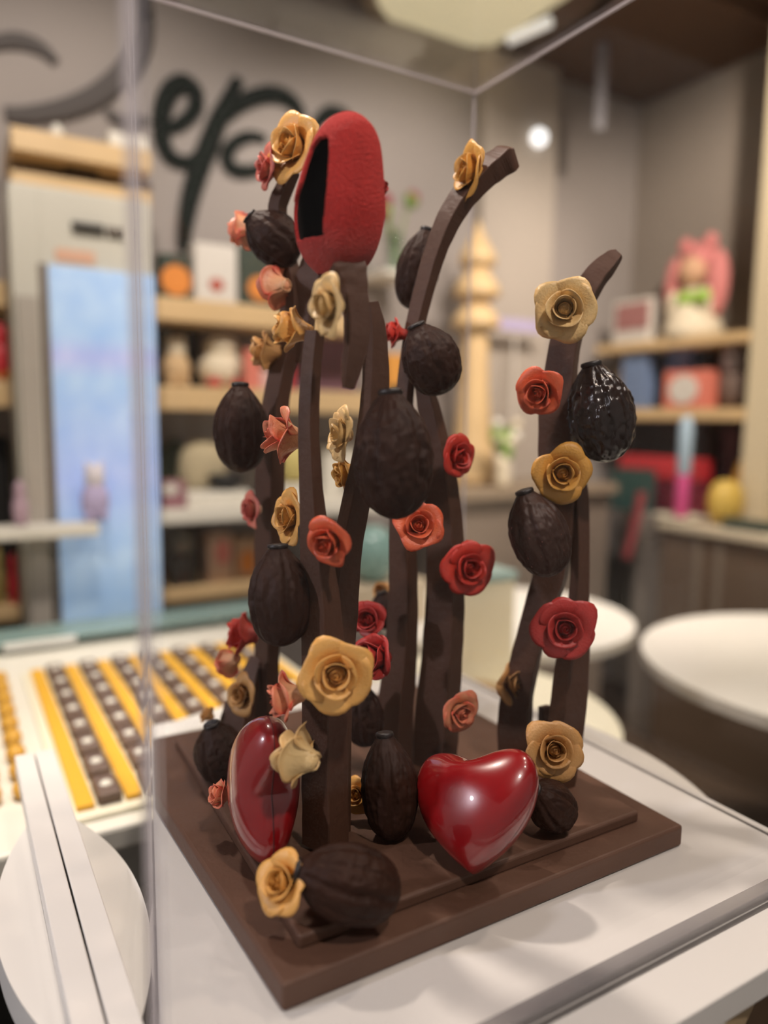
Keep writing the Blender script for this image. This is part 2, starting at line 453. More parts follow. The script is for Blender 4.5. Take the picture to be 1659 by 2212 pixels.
# ------------------------------------------------------------------ cacao pods
def pod_meshes(seed, knob=.014, ridge=.085, taper=1.0):
    prof = [(0, .0), (.010, .10), (.04, .21), (.10, .335), (.20, .425), (.33, .475), (.47, .5), (.60, .485), (.72, .43), (.82, .345), (.90, .25), (.955, .175), (.98, .14)]
    ts = np.array([p[0] for p in prof]); rs = np.array([p[1] for p in prof])
    nt, na = 72, 110
    V, Fc = [], []
    for i in range(nt+1):
        t = .98*(i/nt)**1.0
        r0 = float(np.interp(t, ts, rs))
        # smooth the interpolation
        r0 = .5*r0+.25*float(np.interp(max(0, t-.03), ts, rs))+.25*float(np.interp(min(.98, t+.03), ts, rs)) if .06 < t < .93 else r0
        for k in range(na):
            a = 2*PI*k/na
            w5 = (a*5/(2*PI)+.08*noise.noise(Vector((t*5, k*0+seed, 0)))) % 1.0
            g5 = math.exp(-((w5-.5)/.085)**2); g10 = math.exp(-((min(w5, 1-w5))/.07)**2)
            env = math.sin(PI*min(1, max(0, t)))**.5
            f = 1-ridge*(g5+.55*g10)*env
            f += .35*ridge*(math.exp(-((w5-.33)/.07)**2)+math.exp(-((w5-.67)/.07)**2))*env
            f += knob*2.0*noise.noise(Vector((math.cos(a)*4.2, math.sin(a)*4.2, t*11+seed*9)))
            f += knob*1.7*noise.noise(Vector((math.cos(a)*8, math.sin(a)*8, t*22+seed*5)))
            r = r0*f
            bend = .02*math.sin(PI*t)
            V.append((r*math.cos(a)+bend, r*math.sin(a), t-.5))
    for i in range(nt):
        for k in range(na): Fc.append((i*na+k, i*na+(k+1) % na, (i+1)*na+(k+1) % na, (i+1)*na+k))
    Fc.append(tuple(range(na))[::-1]); Fc.append(tuple(nt*na+k for k in range(na)))
    out = []
    for nm, (v, f) in (('pod_body', (V, Fc)), ('pod_stalk', lathe([(.10, .455), (.15, .472), (.165, .49), (.155, .515), (.11, .522), (.02, .512)], 24))):
        me = bpy.data.meshes.new(nm); me.from_pydata(v, [], f); me.polygons.foreach_set('use_smooth', [True]*len(me.polygons))
        me.materials.append(PODM if nm == 'pod_body' else STUB); me.update(); out.append((nm, me))
    return out
PODS = [pod_meshes(1), pod_meshes(2, .02, .08), pod_meshes(3, .026, .085), pod_meshes(4, .011, .09)]
def add_pod(label, px, py, L, W, D, d, kit=0, roll=0., m=PODM):
    s = pxs(px, py, D); z = cdir(*d)
    x = (-FWD-z*(-FWD).dot(z)).normalized(); y = z.cross(x)
    o = thing('cacao_pod', label, 'cacao pod', group='chocolate cacao pods on the sculpture')
    o.matrix_world = Matrix.Translation(at(px, py, D)) @ Matrix((x, y, z)).transposed().to_4x4() @ Matrix.Rotation(roll, 4, 'Z') @ Matrix.Diagonal((W*s, W*s, L*s, 1))
    for nm, me in PODS[kit]:
        p = bpy.data.objects.new(nm, me); COL.objects.link(p); p.parent = o
        if nm == 'pod_body':
            p.material_slots[0].link = 'OBJECT'; p.material_slots[0].material = m
add_pod('dark upright cacao pod left of the back left stem', 520, 926, 190, 116, .80, (0, 1, .06), 0, .2)
add_pod('brown ribbed cacao pod hanging left of the front stem', 604, 1288, 218, 140, .63, (-.03, 1, .02), 3, 1.0)
add_pod('biggest cacao pod, upright at the centre of the sculpture', 850, 985, 276, 170, .60, (-.05, 1, .05), 2, .1)
add_pod('matt cacao pod on the curved stem, upper right of the biggest pod', 930, 777, 160, 124, .76, (-.40, .86, .25), 0, .6)
add_pod('dark pod half hidden behind the tall curved stem', 903, 582, 172, 92, .85, (.22, .96, .1), 1, 0)
add_pod('dark pod behind the egg with its stalk pointing left', 590, 516, 134, 112, .83, (-.72, .62, .25), 0, .9)
add_pod('glossy knobbly cacao pod on the right of the right stem', 1296, 893, 216, 140, .75, (-.20, .97, .1), 2, .5, PODG)
add_pod('brown cacao pod with pink specks, left of the right stem', 1163, 1153, 196, 126, .73, (-.33, .92, .12), 3, .3, PODS_PINK)
add_pod('dark cacao pod standing on the slab left of the lying heart', 840, 1700, 226, 122, .655, (-.08, .97, -.05), 1, .7)
add_pod('dark cacao pod at the left corner of the base', 476, 1625, 138, 112, .76, (-.2, .85, .2), 1, .2)
add_pod('cacao pod lying at the front corner, beside a yellow rose', 752, 1908, 236, 164, .535, (-.93, .30, .12), 3, .85)
add_pod('cacao pod lying right of the lying heart', 1188, 1738, 142, 104, .66, (-.55, .62, .45), 3, .3)
add_pod('small dark pod at the far back beside a small orange rose', 838, 1316, 92, 76, .88, (-.3, .8, .3), 1, .2)
add_pod('dark pod in the shade behind the front stem', 784, 1545, 140, 88, .76, (-.1, .95, .1), 1, .4)

# ------------------------------------------------------------------ stems
def add_stem(label, pts, D0, D1, phi=35, flat=.8, chamf=.07, n=7, seed=1):
    """a flat chocolate branch with a squared section, widths in pixels"""
    ctr, wid = [], []
    for i, (px, py, w) in enumerate(pts):
        D = D0+(D1-D0)*i/(len(pts)-1)
        ctr.append(at(px, py, D)); wid.append(w*pxs(px, py, D))
    C = catmull(ctr, n); W = [v.x for v in catmull([(w, 0, 0) for w in wid], n)]
    ph = math.radians(phi)
    rh = RGT; A0 = rh*math.cos(ph)+NH*math.sin(ph)
    V, Fc = [], []
    c = chamf
    sec = [(-1+c, -1), (1-c, -1), (1, -1+c), (1, 1-c), (1-c, 1), (-1+c, 1), (-1, 1-c), (-1, -1+c)]
    k = len(sec)
    for i, p in enumerate(C):
        t = (C[min(i+1, len(C)-1)]-C[max(i-1, 0)]).normalized()
        A = (A0-t*A0.dot(t)).normalized(); B = t.cross(A).normalized()
        if B.dot(NH) < 0: B = -B
        q = abs(A.dot(RIGHT)); s = abs(B.dot(RIGHT))
        a = W[i]*.5/(q+flat*s); b = a*flat
        for u, v in sec:
            j = .05*noise.noise(Vector((u*3+seed*7, v*3, i*.35)))
            V.append(p+A*(a*u*(1+j))+B*(b*v*(1+j)))
    m = len(C)
    for i in range(m-1):
        for q in range(k): Fc.append((i*k+q, i*k+(q+1) % k, (i+1)*k+(q+1) % k, (i+1)*k+q))
    Fc.append(tuple(range(k))[::-1]); Fc.append(tuple((m-1)*k+q for q in range(k)))
    loc = ctr[0]
    o = mesh_obj('chocolate_branch', rel(V, loc), Fc, CHOC, smooth=False)
    o.location = loc
    bv = o.modifiers.new('bevel', 'BEVEL'); bv.width = .0012; bv.segments = 2; bv.limit_method = 'ANGLE'; bv.angle_limit = math.radians(25)
    return tag(o, label, 'chocolate branch', 'chocolate stems rising from the base')
add_stem('front chocolate stem, thick at the foot and thin above', [(703, 1822, 104), (702, 1700, 103), (701, 1580, 102), (699, 1450, 98), (693, 1320, 92), (683, 1200, 74), (675, 1100, 58), (669, 1000, 50), (667, 900, 47), (672, 800, 45), (680, 715, 44)], .632, .625, -38, .8, seed=1)
add_stem('chocolate stem leaning right behind the biggest pod, carrying the egg', [(741, 1815, 34), (741, 1600, 38), (739, 1450, 52), (738, 1330, 72), (748, 1200, 68), (770, 1080, 62), (792, 980, 60), (808, 880, 64), (812, 790, 58), (811, 710, 46), (803, 652, 30)], .66, .635, 40, .7, seed=2)
add_stem('hooked chocolate piece under the egg, its tip hanging down', [(741, 578, 84), (752, 596, 82), (763, 626, 66), (770, 680, 60), (769, 740, 56), (759, 795, 46), (752, 838, 28)], .61, .60, 25, .8, seed=3)
add_stem('back left chocolate stem rising past the upright pod to the topmost rose', [(575, 1592, 66), (576, 1450, 56), (579, 1300, 62), (582, 1150, 68), (584, 1000, 66), (592, 900, 62), (608, 800, 56), (628, 720, 60), (632, 640, 58), (618, 560, 48), (602, 480, 44), (601, 440, 42), (617, 402, 36), (634, 368, 30)], .86, .83, -40, .75, seed=4)
add_stem('short chocolate stem behind the lower left of the egg', [(636, 780, 44), (650, 700, 60), (664, 630, 66), (680, 575, 58), (694, 540, 40)], .85, .82, -25, .6, seed=5)
add_stem('tallest chocolate stem, curving out to the right at its tip', [(848, 1648, 92), (853, 1540, 82), (866, 1400, 72), (871, 1280, 66), (869, 1150, 60), (866, 1020, 50), (868, 920, 44), (879, 810, 40), (893, 720, 42), (912, 640, 44), (935, 560, 47), (962, 490, 50), (997, 430, 50), (1038, 384, 46), (1078, 352, 40), (1106, 337, 28)], .80, .81, -40, .75, seed=6)
add_stem('wide chocolate stem behind the biggest pod, ending under the matt pod', [(938, 1655, 98), (944, 1550, 98), (956, 1400, 90), (962, 1280, 86), (961, 1150, 82), (952, 1050, 76), (941, 960, 60), (926, 880, 48), (910, 815, 32)], .80, .80, -38, .7, seed=7)
add_stem('right chocolate stem with a pointed tip leaning right', [(1116, 1645, 80), (1113, 1540, 76), (1131, 1440, 66), (1158, 1340, 66), (1188, 1240, 76), (1206, 1120, 82), (1204, 1000, 84), (1203, 900, 82), (1212, 800, 74), (1226, 720, 68), (1248, 660, 58), (1284, 602, 46), (1317, 565, 32), (1337, 547, 16)], .80, .78, -28, .6, seed=8)
add_stem('straight chocolate leg at the right of the right stem', [(1212, 1700, 58), (1223, 1570, 78), (1237, 1430, 72), (1250, 1300, 46), (1253, 1180, 42), (1248, 1060, 44), (1236, 1000, 30)], .755, .80, 30, .8, seed=9)
add_stem('stub of chocolate between the two legs of the right stem', [(1192, 1690, 60), (1186, 1600, 48), (1176, 1525, 26)], .79, .80, 20, .8, seed=10)
add_stem('short chocolate stem leaning at the left corner of the base', [(500, 1640, 84), (515, 1540, 66), (540, 1470, 46), (556, 1420, 30)], .83, .86, -20, .7, seed=11)

# ------------------------------------------------------------------ hearts
def heart_pt(t, rho=1.0):
    sn = math.sin(t); x = 15.6*math.copysign(abs(sn)**1.75, sn); y = 13*math.cos(t)-3.9*math.cos(2*t)-1.15*math.cos(3*t)-.25*math.cos(4*t)
    k = rho**3
    ex, ey = 14.6*math.sin(t), 12.5*math.cos(t)-2.5
    return (x*k+ex*(1-k))*rho/32, ((y*k+ey*(1-k))*rho+0.0)/32
def heart_half(sign, nth=140, nr=24):
    V = []; Fc = []
    for i in range(nr+1):
        rho = math.sin(i/nr*PI/2)
        z = max(0, 1-rho**2.4)**.5
        for k in range(nth):
            x, y = heart_pt(2*PI*k/nth, rho)
            V.append((x, y, sign*(.235*z+.003)))
    for i in range(nr):
        for k in range(nth):
            f = (i*nth+k, i*nth+(k+1) % nth, (i+1)*nth+(k+1) % nth, (i+1)*nth+k)
            Fc.append(f if sign < 0 else f[::-1])
    return V, Fc
def heart_seam(nth=140):
    P = []
    for k in range(nth+1):
        x, y = heart_pt(2*PI*k/nth); P.append((x*.99, y*.99, 0))
    return tube(P, .006, 6)
def add_heart(label, px, py, D, width, ydir, zdir):
    z = cdir(*zdir); y = cdir(*ydir); y = (y-z*y.dot(z)).normalized(); x = y.cross(z)
    o = thing('chocolate_heart', label, 'heart')
    o.matrix_world = Matrix.Translation(at(px, py, D)) @ Matrix((x, y, z)).transposed().to_4x4() @ Matrix.Scale(width, 4)
    for nm, (v, f), m in (('front_half', heart_half(1), HEART), ('back_half', heart_half(-1), HEART), ('seam', heart_seam(), SEAM)):
        mesh_obj(nm, v, f, m, o)
add_heart('glossy red chocolate heart standing on edge left of the front stem', 570, 1694, .625, .128, (.36, .05, .93), (-.93, .02, .36))
add_heart('glossy red chocolate heart leaning back on the slab, tip down', 1026, 1722, .625, .124, (.06, .88, -.46), (-.58, .42, .66))

# ------------------------------------------------------------------ red egg
def build_egg():
    bot, top = at(721, 598, .62), at(761, 243, .615)
    ax = top-bot; L = ax.length; z = ax.normalized()
    x = (RIGHT-z*RIGHT.dot(z)).normalized(); y = z.cross(x)
    s = pxs(740, 420, .62)
    prof = [(0, .34), (.04, .53), (.10, .72), (.18, .86), (.28, .95), (.376, .985), (.45, .98), (.545, .93), (.68, .84), (.78, .755), (.85, .67), (.92, .52), (.965, .34), (.99, .17), (1, .0)]
    ts = [p[0] for p in prof]; rs = [p[1]*100*s for p in prof]
    nt, na = 230, 300
    def cr(t):
        # smooth cubic through the profile
        i = max(0, min(len(ts)-2, int(np.searchsorted(ts, t)-1)))
        p0 = rs[max(i-1, 0)]; p1 = rs[i]; p2 = rs[i+1]; p3 = rs[min(i+2, len(rs)-1)]
        t0, t1, t2, t3 = ts[max(i-1, 0)], ts[i], ts[i+1], ts[min(i+2, len(rs)-1)]
        h = t2-t1; u = (t-t1)/h
        m1 = (p2-p0)/(t2-t0) if t2 > t0 else 0; m2 = (p3-p1)/(t3-t1) if t3 > t1 else 0
        return max(0, (2*u**3-3*u*u+1)*p1+(u**3-2*u*u+u)*h*m1+(-2*u**3+3*u*u)*p2+(u**3-u*u)*h*m2)
    poly = [(704, 291), (710, 300), (711, 330), (708, 380), (704, 430), (699, 470), (697, 500), (702, 508), (690, 512), (664, 515), (640, 521), (631, 514), (626, 485), (629, 455), (638, 424), (649, 392), (660, 352), (672, 316), (688, 296)]
    def inside(px, py):
        c = False; n = len(poly)
        for i in range(n):
            (x1, y1), (x2, y2) = poly[i], poly[(i+1) % n]
            if (y1 > py) != (y2 > py) and px < (x2-x1)*(py-y1)/(y2-y1)+x1: c = not c
        return c
    T = [1-(1-i/nt)**1.35 if i/nt > .5 else i/nt for i in range(nt+1)]
    T = [.5*(1-math.cos(PI*i/nt)) for i in range(nt+1)]
    V, N = [], []
    for t in T:
        r = max(1e-5, cr(t)); sk = -.03*math.sin(PI*t)*L*.4
        for k in range(na):
            a = 2*PI*k/na
            d = x*math.cos(a)+y*math.sin(a)
            V.append(bot+z*(L*t)+d*r+x*sk); N.append(d)
    Fc, keep_edge = [], {}
    drop = 0
    for i in range(nt):
        for k in range(na):
            f = (i*na+k, i*na+(k+1) % na, (i+1)*na+(k+1) % na, (i+1)*na+k)
            c = (V[f[0]]+V[f[2]])*.5
            if N[f[0]].dot(-FWD) > -.05 and inside(*proj(c)): drop += 1; continue
            Fc.append(f)
    th = .0028
    cen = bot+z*(L*.5)
    I = [v-n*th-(z*((v-cen).dot(z))*.03) for v, n in zip(V, N)]
    cnt = {}
    for f in Fc:
        for a, b in zip(f, f[1:]+f[:1]): cnt.setdefault((min(a, b), max(a, b)), []).append((a, b))
    M = len(V); rim = []
    for e, l in cnt.items():
        if len(l) == 1:
            a, b = l[0]
            if a < na and b < na or a >= nt*na and b >= nt*na: continue
            rim.append((b, a, a+M, b+M))
    o = thing('velvet_egg', 'red velvet-textured chocolate egg with a cut-out opening, at the top of the sculpture', 'egg', bot)
    # keep only used vertices
    def pack(VV, FF):
        used = sorted({k for f in FF for k in f}); mp = {k: i for i, k in enumerate(used)}
        return rel([VV[k] for k in used], bot), [tuple(mp[k] for k in f) for f in FF]
    v, f = pack(V+I, Fc+rim); mesh_obj('outer_shell', v, f, VELVET, o)
    v, f = pack(I, [q[::-1] for q in Fc]); mesh_obj('inner_shell', v, f, DARKIN, o)
def velvet():
    m = bpy.data.materials.new('red_velvet'); m.use_nodes = True
    nt = m.node_tree; b = nt.nodes['Principled BSDF']; tc = nt.nodes.new('ShaderNodeTexCoord')
    n = nt.nodes.new('ShaderNodeTexNoise'); n.inputs['Scale'].default_value = 520; n.inputs['Detail'].default_value = 2.0
    nt.links.new(tc.outputs['Object'], n.inputs['Vector'])
    bp = nt.nodes.new('ShaderNodeBump'); bp.inputs['Strength'].default_value = 1.0; bp.inputs['Distance'].default_value = .0036
    nt.links.new(n.outputs['Fac'], bp.inputs['Height']); nt.links.new(bp.outputs['Normal'], b.inputs['Normal'])
    sp = nt.nodes.new('ShaderNodeSeparateXYZ'); nt.links.new(tc.outputs['Object'], sp.inputs[0])
    n2 = nt.nodes.new('ShaderNodeTexNoise'); n2.inputs['Scale'].default_value = 60; nt.links.new(tc.outputs['Object'], n2.inputs['Vector'])
    mr = nt.nodes.new('ShaderNodeMapRange'); mr.inputs['From Min'].default_value = .034; mr.inputs['From Max'].default_value = .006
    nt.links.new(sp.outputs['Z'], mr.inputs['Value'])
    mm = nt.nodes.new('ShaderNodeMath'); mm.operation = 'MULTIPLY'; nt.links.new(mr.outputs[0], mm.inputs[0]); nt.links.new(n2.outputs['Fac'], mm.inputs[1])
    mx = nt.nodes.new('ShaderNodeMix'); mx.data_type = 'RGBA'; mx.inputs['A'].default_value = lin('#b5302c'); mx.inputs['B'].default_value = lin('#b8625c')
    nt.links.new(mm.outputs[0], mx.inputs['Factor']); nt.links.new(mx.outputs['Result'], b.inputs['Base Color'])
    b.inputs['Roughness'].default_value = .85; b.inputs['Specular IOR Level'].default_value = .2
    return m
VELVET = velvet()
build_egg()

# ------------------------------------------------------------------ chocolate base
base = thing('chocolate_plinth', 'square two-step chocolate base slab on the white board', 'base', (.40, .68, ZB))
def slab(name, pts, z0, z1, bev, m=PLATE):
    bm = bmesh.new(); add_prism(bm, [(x-.40, y-.68) for x, y in pts], z0-ZB, z1-ZB, bev, 3)
    return bm_obj(name, bm, m, base, smooth=False)
def wallx(Y): return WK*Y+.006
slab('lower_slab', [(.186, .447), (.6165, .447), (.612, .905), (wallx(.905), .905), (wallx(.77), .77)], ZB, ZP, .003)
slab('raised_slab', [(.2105, .474), (.583, .474), (.585, .868), (.222, .868)], ZP-.001, ZS, .003)

# ------------------------------------------------------------------ display case and board
bm = bmesh.new()
bw = .302
add_prism(bm, [(WK*bw+WOFF, bw), (.725, bw), (.725, 1.0), (WK*1.0+WOFF, 1.0)], .905, ZB, .0015, 2)
WHITE = mat('white_board', '#dedad5', .35, var=.05, vscale=5, bump=.05, bscale=30)
board = bm_obj('display_board', bm, WHITE)
tag(board, 'square white board under the chocolate base and the clear case', 'board')

X1, Y0, Y1, ZT = .715, .346, .955, 1.842
case = thing('acrylic_case', 'clear acrylic box over the chocolate sculpture', 'display case', (.43, .65, ZB))
def panel(name, pts, z0, z1, axis=None):
    """thin upright or flat sheet; its narrow faces get the milky edge"""
    bm = bmesh.new()
    add_prism(bm, [(x-.43, y-.65) for x, y in pts], z0-ZB, z1-ZB, 0)
    bm.faces.ensure_lookup_table()
    ar = sorted((f.calc_area() for f in bm.faces), reverse=True)
    for f in bm.faces: f.material_index = 0 if f.calc_area() >= ar[1]*.9 else 1
    return bm_obj(name, bm, [ACR, ACRE], case)
t = .005
bm = bmesh.new(); add_box(bm, WK*.36+.012-.43, X1-.43, Y0+t+.0005-.65, Y0+t+.013-.65, .0005, .009, .001); bm_obj('foot_reflection', bm, frost_mat('foot_reflection_grey', '#8f8a8a', .3), case)  # grey bar stands for the sheet's foot together with its reflection
panel('front_panel', [(WK*Y0+.0055, Y0), (X1, Y0), (X1, Y0+t), (WK*Y0+.0055, Y0+t)], ZB, ZT-t)
panel('back_panel', [(WK*Y1+.0045, Y1-t), (X1-t, Y1-t), (X1-t, Y1), (WK*Y1+.0045, Y1)], ZB, ZT-t)
panel('right_panel', [(X1-t, Y0+t), (X1, Y0+t), (X1, Y1), (X1-t, Y1)], ZB, ZT-t)
hw = .0024
panel('left_panel', [(WK*Y0-hw, Y0), (WK*Y0+hw, Y0), (WK*Y1+hw, Y1), (WK*Y1-hw, Y1)], ZB+.0005, ZT-t)
panel('top_panel', [(WK*Y0-.003, Y0), (X1, Y0), (X1, Y1), (WK*Y1-.003, Y1)], ZT-t, ZT)

# round pedestal table below the board
def disc_pts(cx, cy, r, n=96, a0=0, a1=2*PI):
    return [(cx+r*math.cos(a0+(a1-a0)*k/n), cy+r*math.sin(a0+(a1-a0)*k/n)) for k in range(n)]
TOPW = mat('white_table_top', '#e4e0d8', .4, var=.03, vscale=4)
PLY = mat('table_edge', '#b89f7c', .5)
LEGM = mat('table_leg_metal', '#3a3634', .4, metal=.6)
EDGEW = mat('table_edge_white', '#d9d0c0', .5)
def round_table(label, cx, cy, r, ztop, clip=False, th=.028, m=TOPW, leg_r=.035):
    o = thing('round_table', label, 'table', (cx, cy, 0), 'round white tables')
    pts = disc_pts(0, 0, r, 128)
    if clip:
        q = []
        for x, y in pts:
            lim = WK*(y+cy)+.004-cx
            q.append((max(x, lim), y))
        pts = q
    bm = bmesh.new(); add_prism(bm, pts, ztop-th, ztop, 0)
    for f in bm.faces: f.material_index = 0 if abs(f.normal.z) > .5 or len(f.verts) > 8 else 1
    bm_obj('table_top', bm, [m, PLY if clip else EDGEW], o, smooth=False)
    v, f = lathe([(leg_r, .02), (leg_r, ztop-th)], 20); mesh_obj('pedestal', v, f, LEGM, o)
    v, f = lathe([(r*.6, 0.0), (r*.6, .012), (r*.5, .02), (leg_r, .03)], 40); mesh_obj('foot', v, f, LEGM, o)
    return o
round_table('white round table carrying the board and the clear case', .41, .69, .394, .904, clip=True)
round_table('large round white table at the right edge of the picture', 1.95, .95, .515, .75)
round_table('round white table behind, partly hidden by the right stem', 1.5, 1.80, .41, .74)
round_table('round cream table close behind the board, right of the right stem', .905, 1.315, .41, .70, m=mat('cream_top', '#ece6cf', .4))

# round table's left rim plus its mirror image, built as one solid piece
ledge = thing('mirrored_table_rim', 'left rim of the round table and its mirror image as one white leaf shape with a double rail, left of the clear case', 'table', (.078, .69, 0))
lens = []
cx, r, xm = .41, .394, .078
d = cx-xm; hy = math.sqrt(r*r-d*d); a = math.atan2(hy, d)
for k in range(49):
    w = PI-a+2*a*k/48; lens.append((d+r*math.cos(w), r*math.sin(w)))
for k in range(1, 48):
    w = -a+2*a*k/48; lens.append((-d+r*math.cos(w), r*math.sin(w)))
bm = bmesh.new(); add_prism(bm, lens, .868, .898, 0); bm_obj('table_top', bm, mat('mirrored_rim_white', '#dcd8d2', .4), ledge)
for q, (xa, xb) in enumerate(((-.0225, -.0008), (.0008, .0225))):
    bm = bmesh.new(); add_box(bm, xa, xb, -.22, .315, .899, .922, .0012); bm_obj('rail', bm, WHITE, ledge)  # board edge and its mirror image, as two bars
bm = bmesh.new(); add_box(bm, -.012, .012, -.15, .15, .05, .868, .002); bm_obj('support', bm, WHITE, ledge)
bm = bmesh.new(); add_box(bm, -.06, .06, -.2, .2, 0, .05, .004); bm_obj('foot', bm, WHITE, ledge)

# ------------------------------------------------------------------ room shell
WALL = mat('wall_paint', '#a39a94', .85, var=.03, vscale=1)
WALLR = mat('wall_paint_right', '#988d82', .85, var=.05, vscale=1)
bm = bmesh.new(); add_box(bm, -2.2, XR+.1, YW, YW+.1, 0, ZCEIL+.02); struct(bm_obj('wall_back', bm, WALL))
bm = bmesh.new(); add_box(bm, XR, XR+.1, -1.5, YW, 0, ZCEIL+.02); struct(bm_obj('wall_right', bm, WALLR))
FLOORM = mat('dark_floor', '#4a3b2e', .45, var=.2, vscale=2)
bm = bmesh.new(); add_box(bm, -2.2, XR+.1, -1.6, YW+.1, -.1, 0); struct(bm_obj('floor', bm, FLOORM))
CEILM = mat('brown_ceiling', '#573e2d', .6, var=.25, vscale=.8)
bm = bmesh.new(); add_box(bm, -2.2, XR+.1, -1.6, YW+.1, ZCEIL+.02, ZCEIL+.1); struct(bm_obj('ceiling', bm, CEILM))
bm = bmesh.new(); add_box(bm, 2.05, XR-.002, 1.9, YW-.002, ZCEIL-.02, ZCEIL+.02); struct(bm_obj('trim_1', bm, CEILM))

# ------------------------------------------------------------------ helpers for the shop behind
def facing_back(px0, py0, px1, py1, Y):
    xm, ym = (px0+px1)/2, (py0+py1)/2
    return onY(px0, ym, Y).x, onY(px1, ym, Y).x, onY(xm, py1, Y).z, onY(xm, py0, Y).z
def facing_right(px0, py0, px1, py1, X):
    xm, ym = (px0+px1)/2, (py0+py1)/2
    return onX(px1, ym, X).y, onX(px0, ym, X).y, onX(xm, py1, X).z, onX(xm, py0, X).z
def simple(name, label, cat, bm_or_vf, m, loc, group=None, smooth=False):
    if isinstance(bm_or_vf, tuple): o = mesh_obj(name, bm_or_vf[0], bm_or_vf[1], m, smooth=smooth); o.location = loc
    else: o = bm_obj(name, bm_or_vf, m, smooth=smooth, loc=loc)
    return tag(o, label, cat, group)
def box_at(name, label, cat, x0, x1, y0, y1, z0, z1, m, bev=.004, group=None):
    bm = bmesh.new(); cx, cy = (x0+x1)/2, (y0+y1)/2
    add_box(bm, x0-cx, x1-cx, y0-cy, y1-cy, 0, z1-z0, bev)
    return simple(name, label, cat, bm, m, (cx, cy, z0), group)
def part_box(name, root, x0, x1, y0, y1, z0, z1, m, bev=.002, label=None):
    bm = bmesh.new(); l = root.location
    add_box(bm, x0-l.x, x1-l.x, y0-l.y, y1-l.y, z0-l.z, z1-l.z, bev)
    o = bm_obj(name, bm, m, root)
    if label: o['label'] = label
    return o
def part_vf(name, root, vf, m, label=None, smooth=True):
    o = mesh_obj(name, vf[0], vf[1], m, root, smooth=smooth)
    if label: o['label'] = label
    return o

WOOD = mat('pale_wood', '#d8b888', .5, var=.12, vscale=6)
CARD = mat('white_card', '#d9d2c8', .6)
RED = mat('toy_red', '#c8333a', .5); CORAL = mat('coral', '#df7f6b', .6); PINKM = mat('pink_plush', '#d98682', .8)
CREAM = mat('cream_plush', '#e6d8bd', .8); BEIGE = mat('beige_plush', '#d2b287', .8)
ORNG = mat('orange_print', '#e08a35', .6); DGRN = mat('dark_green_box', '#2f3a2c', .6); GREEN = mat('leaf_green', '#7f9a4e', .7)
LIME = mat('lime_ribbon', '#a5cc57', .6); BLUE = mat('grey_blue', '#7286a8', .6); PURP = mat('muted_purple', '#6d4a56', .7)
LILAC = mat('lilac', '#b9aed2', .6); BLACK = mat('near_black', '#141110', .6); TEAL = mat('teal_glass', '#7fa09a', .2)
GREY = mat('cabinet_grey', '#8d857b', .6); BROWNC = mat('counter_brown', '#6a5848', .6, var=.06, vscale=2)
YELM = mat('tray_yellow', '#e9b02f', .5); GOLD = mat('gold_wrap', '#d9a43f', .35); CTOP = mat('counter_top', '#cdbfa6', .4)
MAGENTA = mat('magenta', '#c2457e', .5); LBLUE = mat('pale_blue', '#a8bfd0', .4); WHITEP = mat('white_paint', '#e8e3d6', .5)
BONBON = mat('bonbon_brown', '#6e584a', .4)

# ---- sign on the back wall
SIGN = mat('sign_dark_green', '#121812', .8, spec=.2); SIGN_MIRR = mat('sign_mirrored_grey', '#5f5a58', .8, spec=.2)  # grey copy imitates the sign paled by mirroring
def stroke(name, label, px, m, rr_, Y=YW-.012, group='brush-script letters on the back wall'):
    rr = rr_*1.3
    P = catmull([onY(x, y, Y) for x, y in px], 8)
    s = pxs(px[0][0], px[0][1], 2.75)*1.05
    n = len(P); R = [rr*s*(.55+.45*math.sin(PI*min(1, max(0, (i+.6)/n)))) for i in range(n)]
    V, Fc = tube(P, R, 10); loc = P[0]
    V = [(v[0], Y+(v[1]-Y)*.35, v[2]) for v in V]
    o = mesh_obj(name, rel(V, loc), Fc, m); o.location = loc
    return tag(o, label, 'sign letter', group)
stroke('wall_letter', 'dark green script letter e of the wall sign', [(352, 279), (385, 270), (418, 240), (422, 202), (396, 180), (366, 198), (349, 245), (350, 300), (370, 340), (408, 350), (440, 328)], SIGN, 15)
stroke('wall_letter', 'dark green script letter p with a long descender', [(516, 170), (494, 215), (470, 262), (452, 310), (432, 360), (412, 425), (400, 490), (396, 540)], SIGN, 17)
stroke('wall_letter_bowl', 'dark green arch of the script letter p', [(462, 285), (495, 245), (535, 216), (585, 203), (625, 215), (648, 245), (650, 290)], SIGN, 14)
stroke('wall_letter', 'dark green small round loop of the script sign, left of the red rose', [(575, 300), (540, 294), (505, 310), (490, 338), (500, 362), (530, 370), (565, 362), (592, 340)], SIGN, 12)
stroke('wall_letter', 'dark green top of a script letter peeking out left of the egg', [(672, 300), (690, 262), (715, 244), (745, 252), (765, 280)], SIGN, 13)
stroke('wall_letter', 'big swash of the script sign, paled as a reflection, at the top left', [(300, -60), (310, 0), (312, 60), (296, 118), (258, 168), (200, 212), (130, 238), (60, 248), (10, 245)], SIGN_MIRR, 17)
stroke('wall_letter', 'thin hook, paled as a reflection, inside the big swash at the top left', [(-40, 105), (0, 90), (45, 88), (88, 104), (122, 134)], SIGN_MIRR, 11)
stroke('wall_letter', 'short curve, paled as a reflection, right above the upper left wooden shelf', [(228, 238), (250, 255), (285, 262), (318, 258)], SIGN_MIRR, 9)

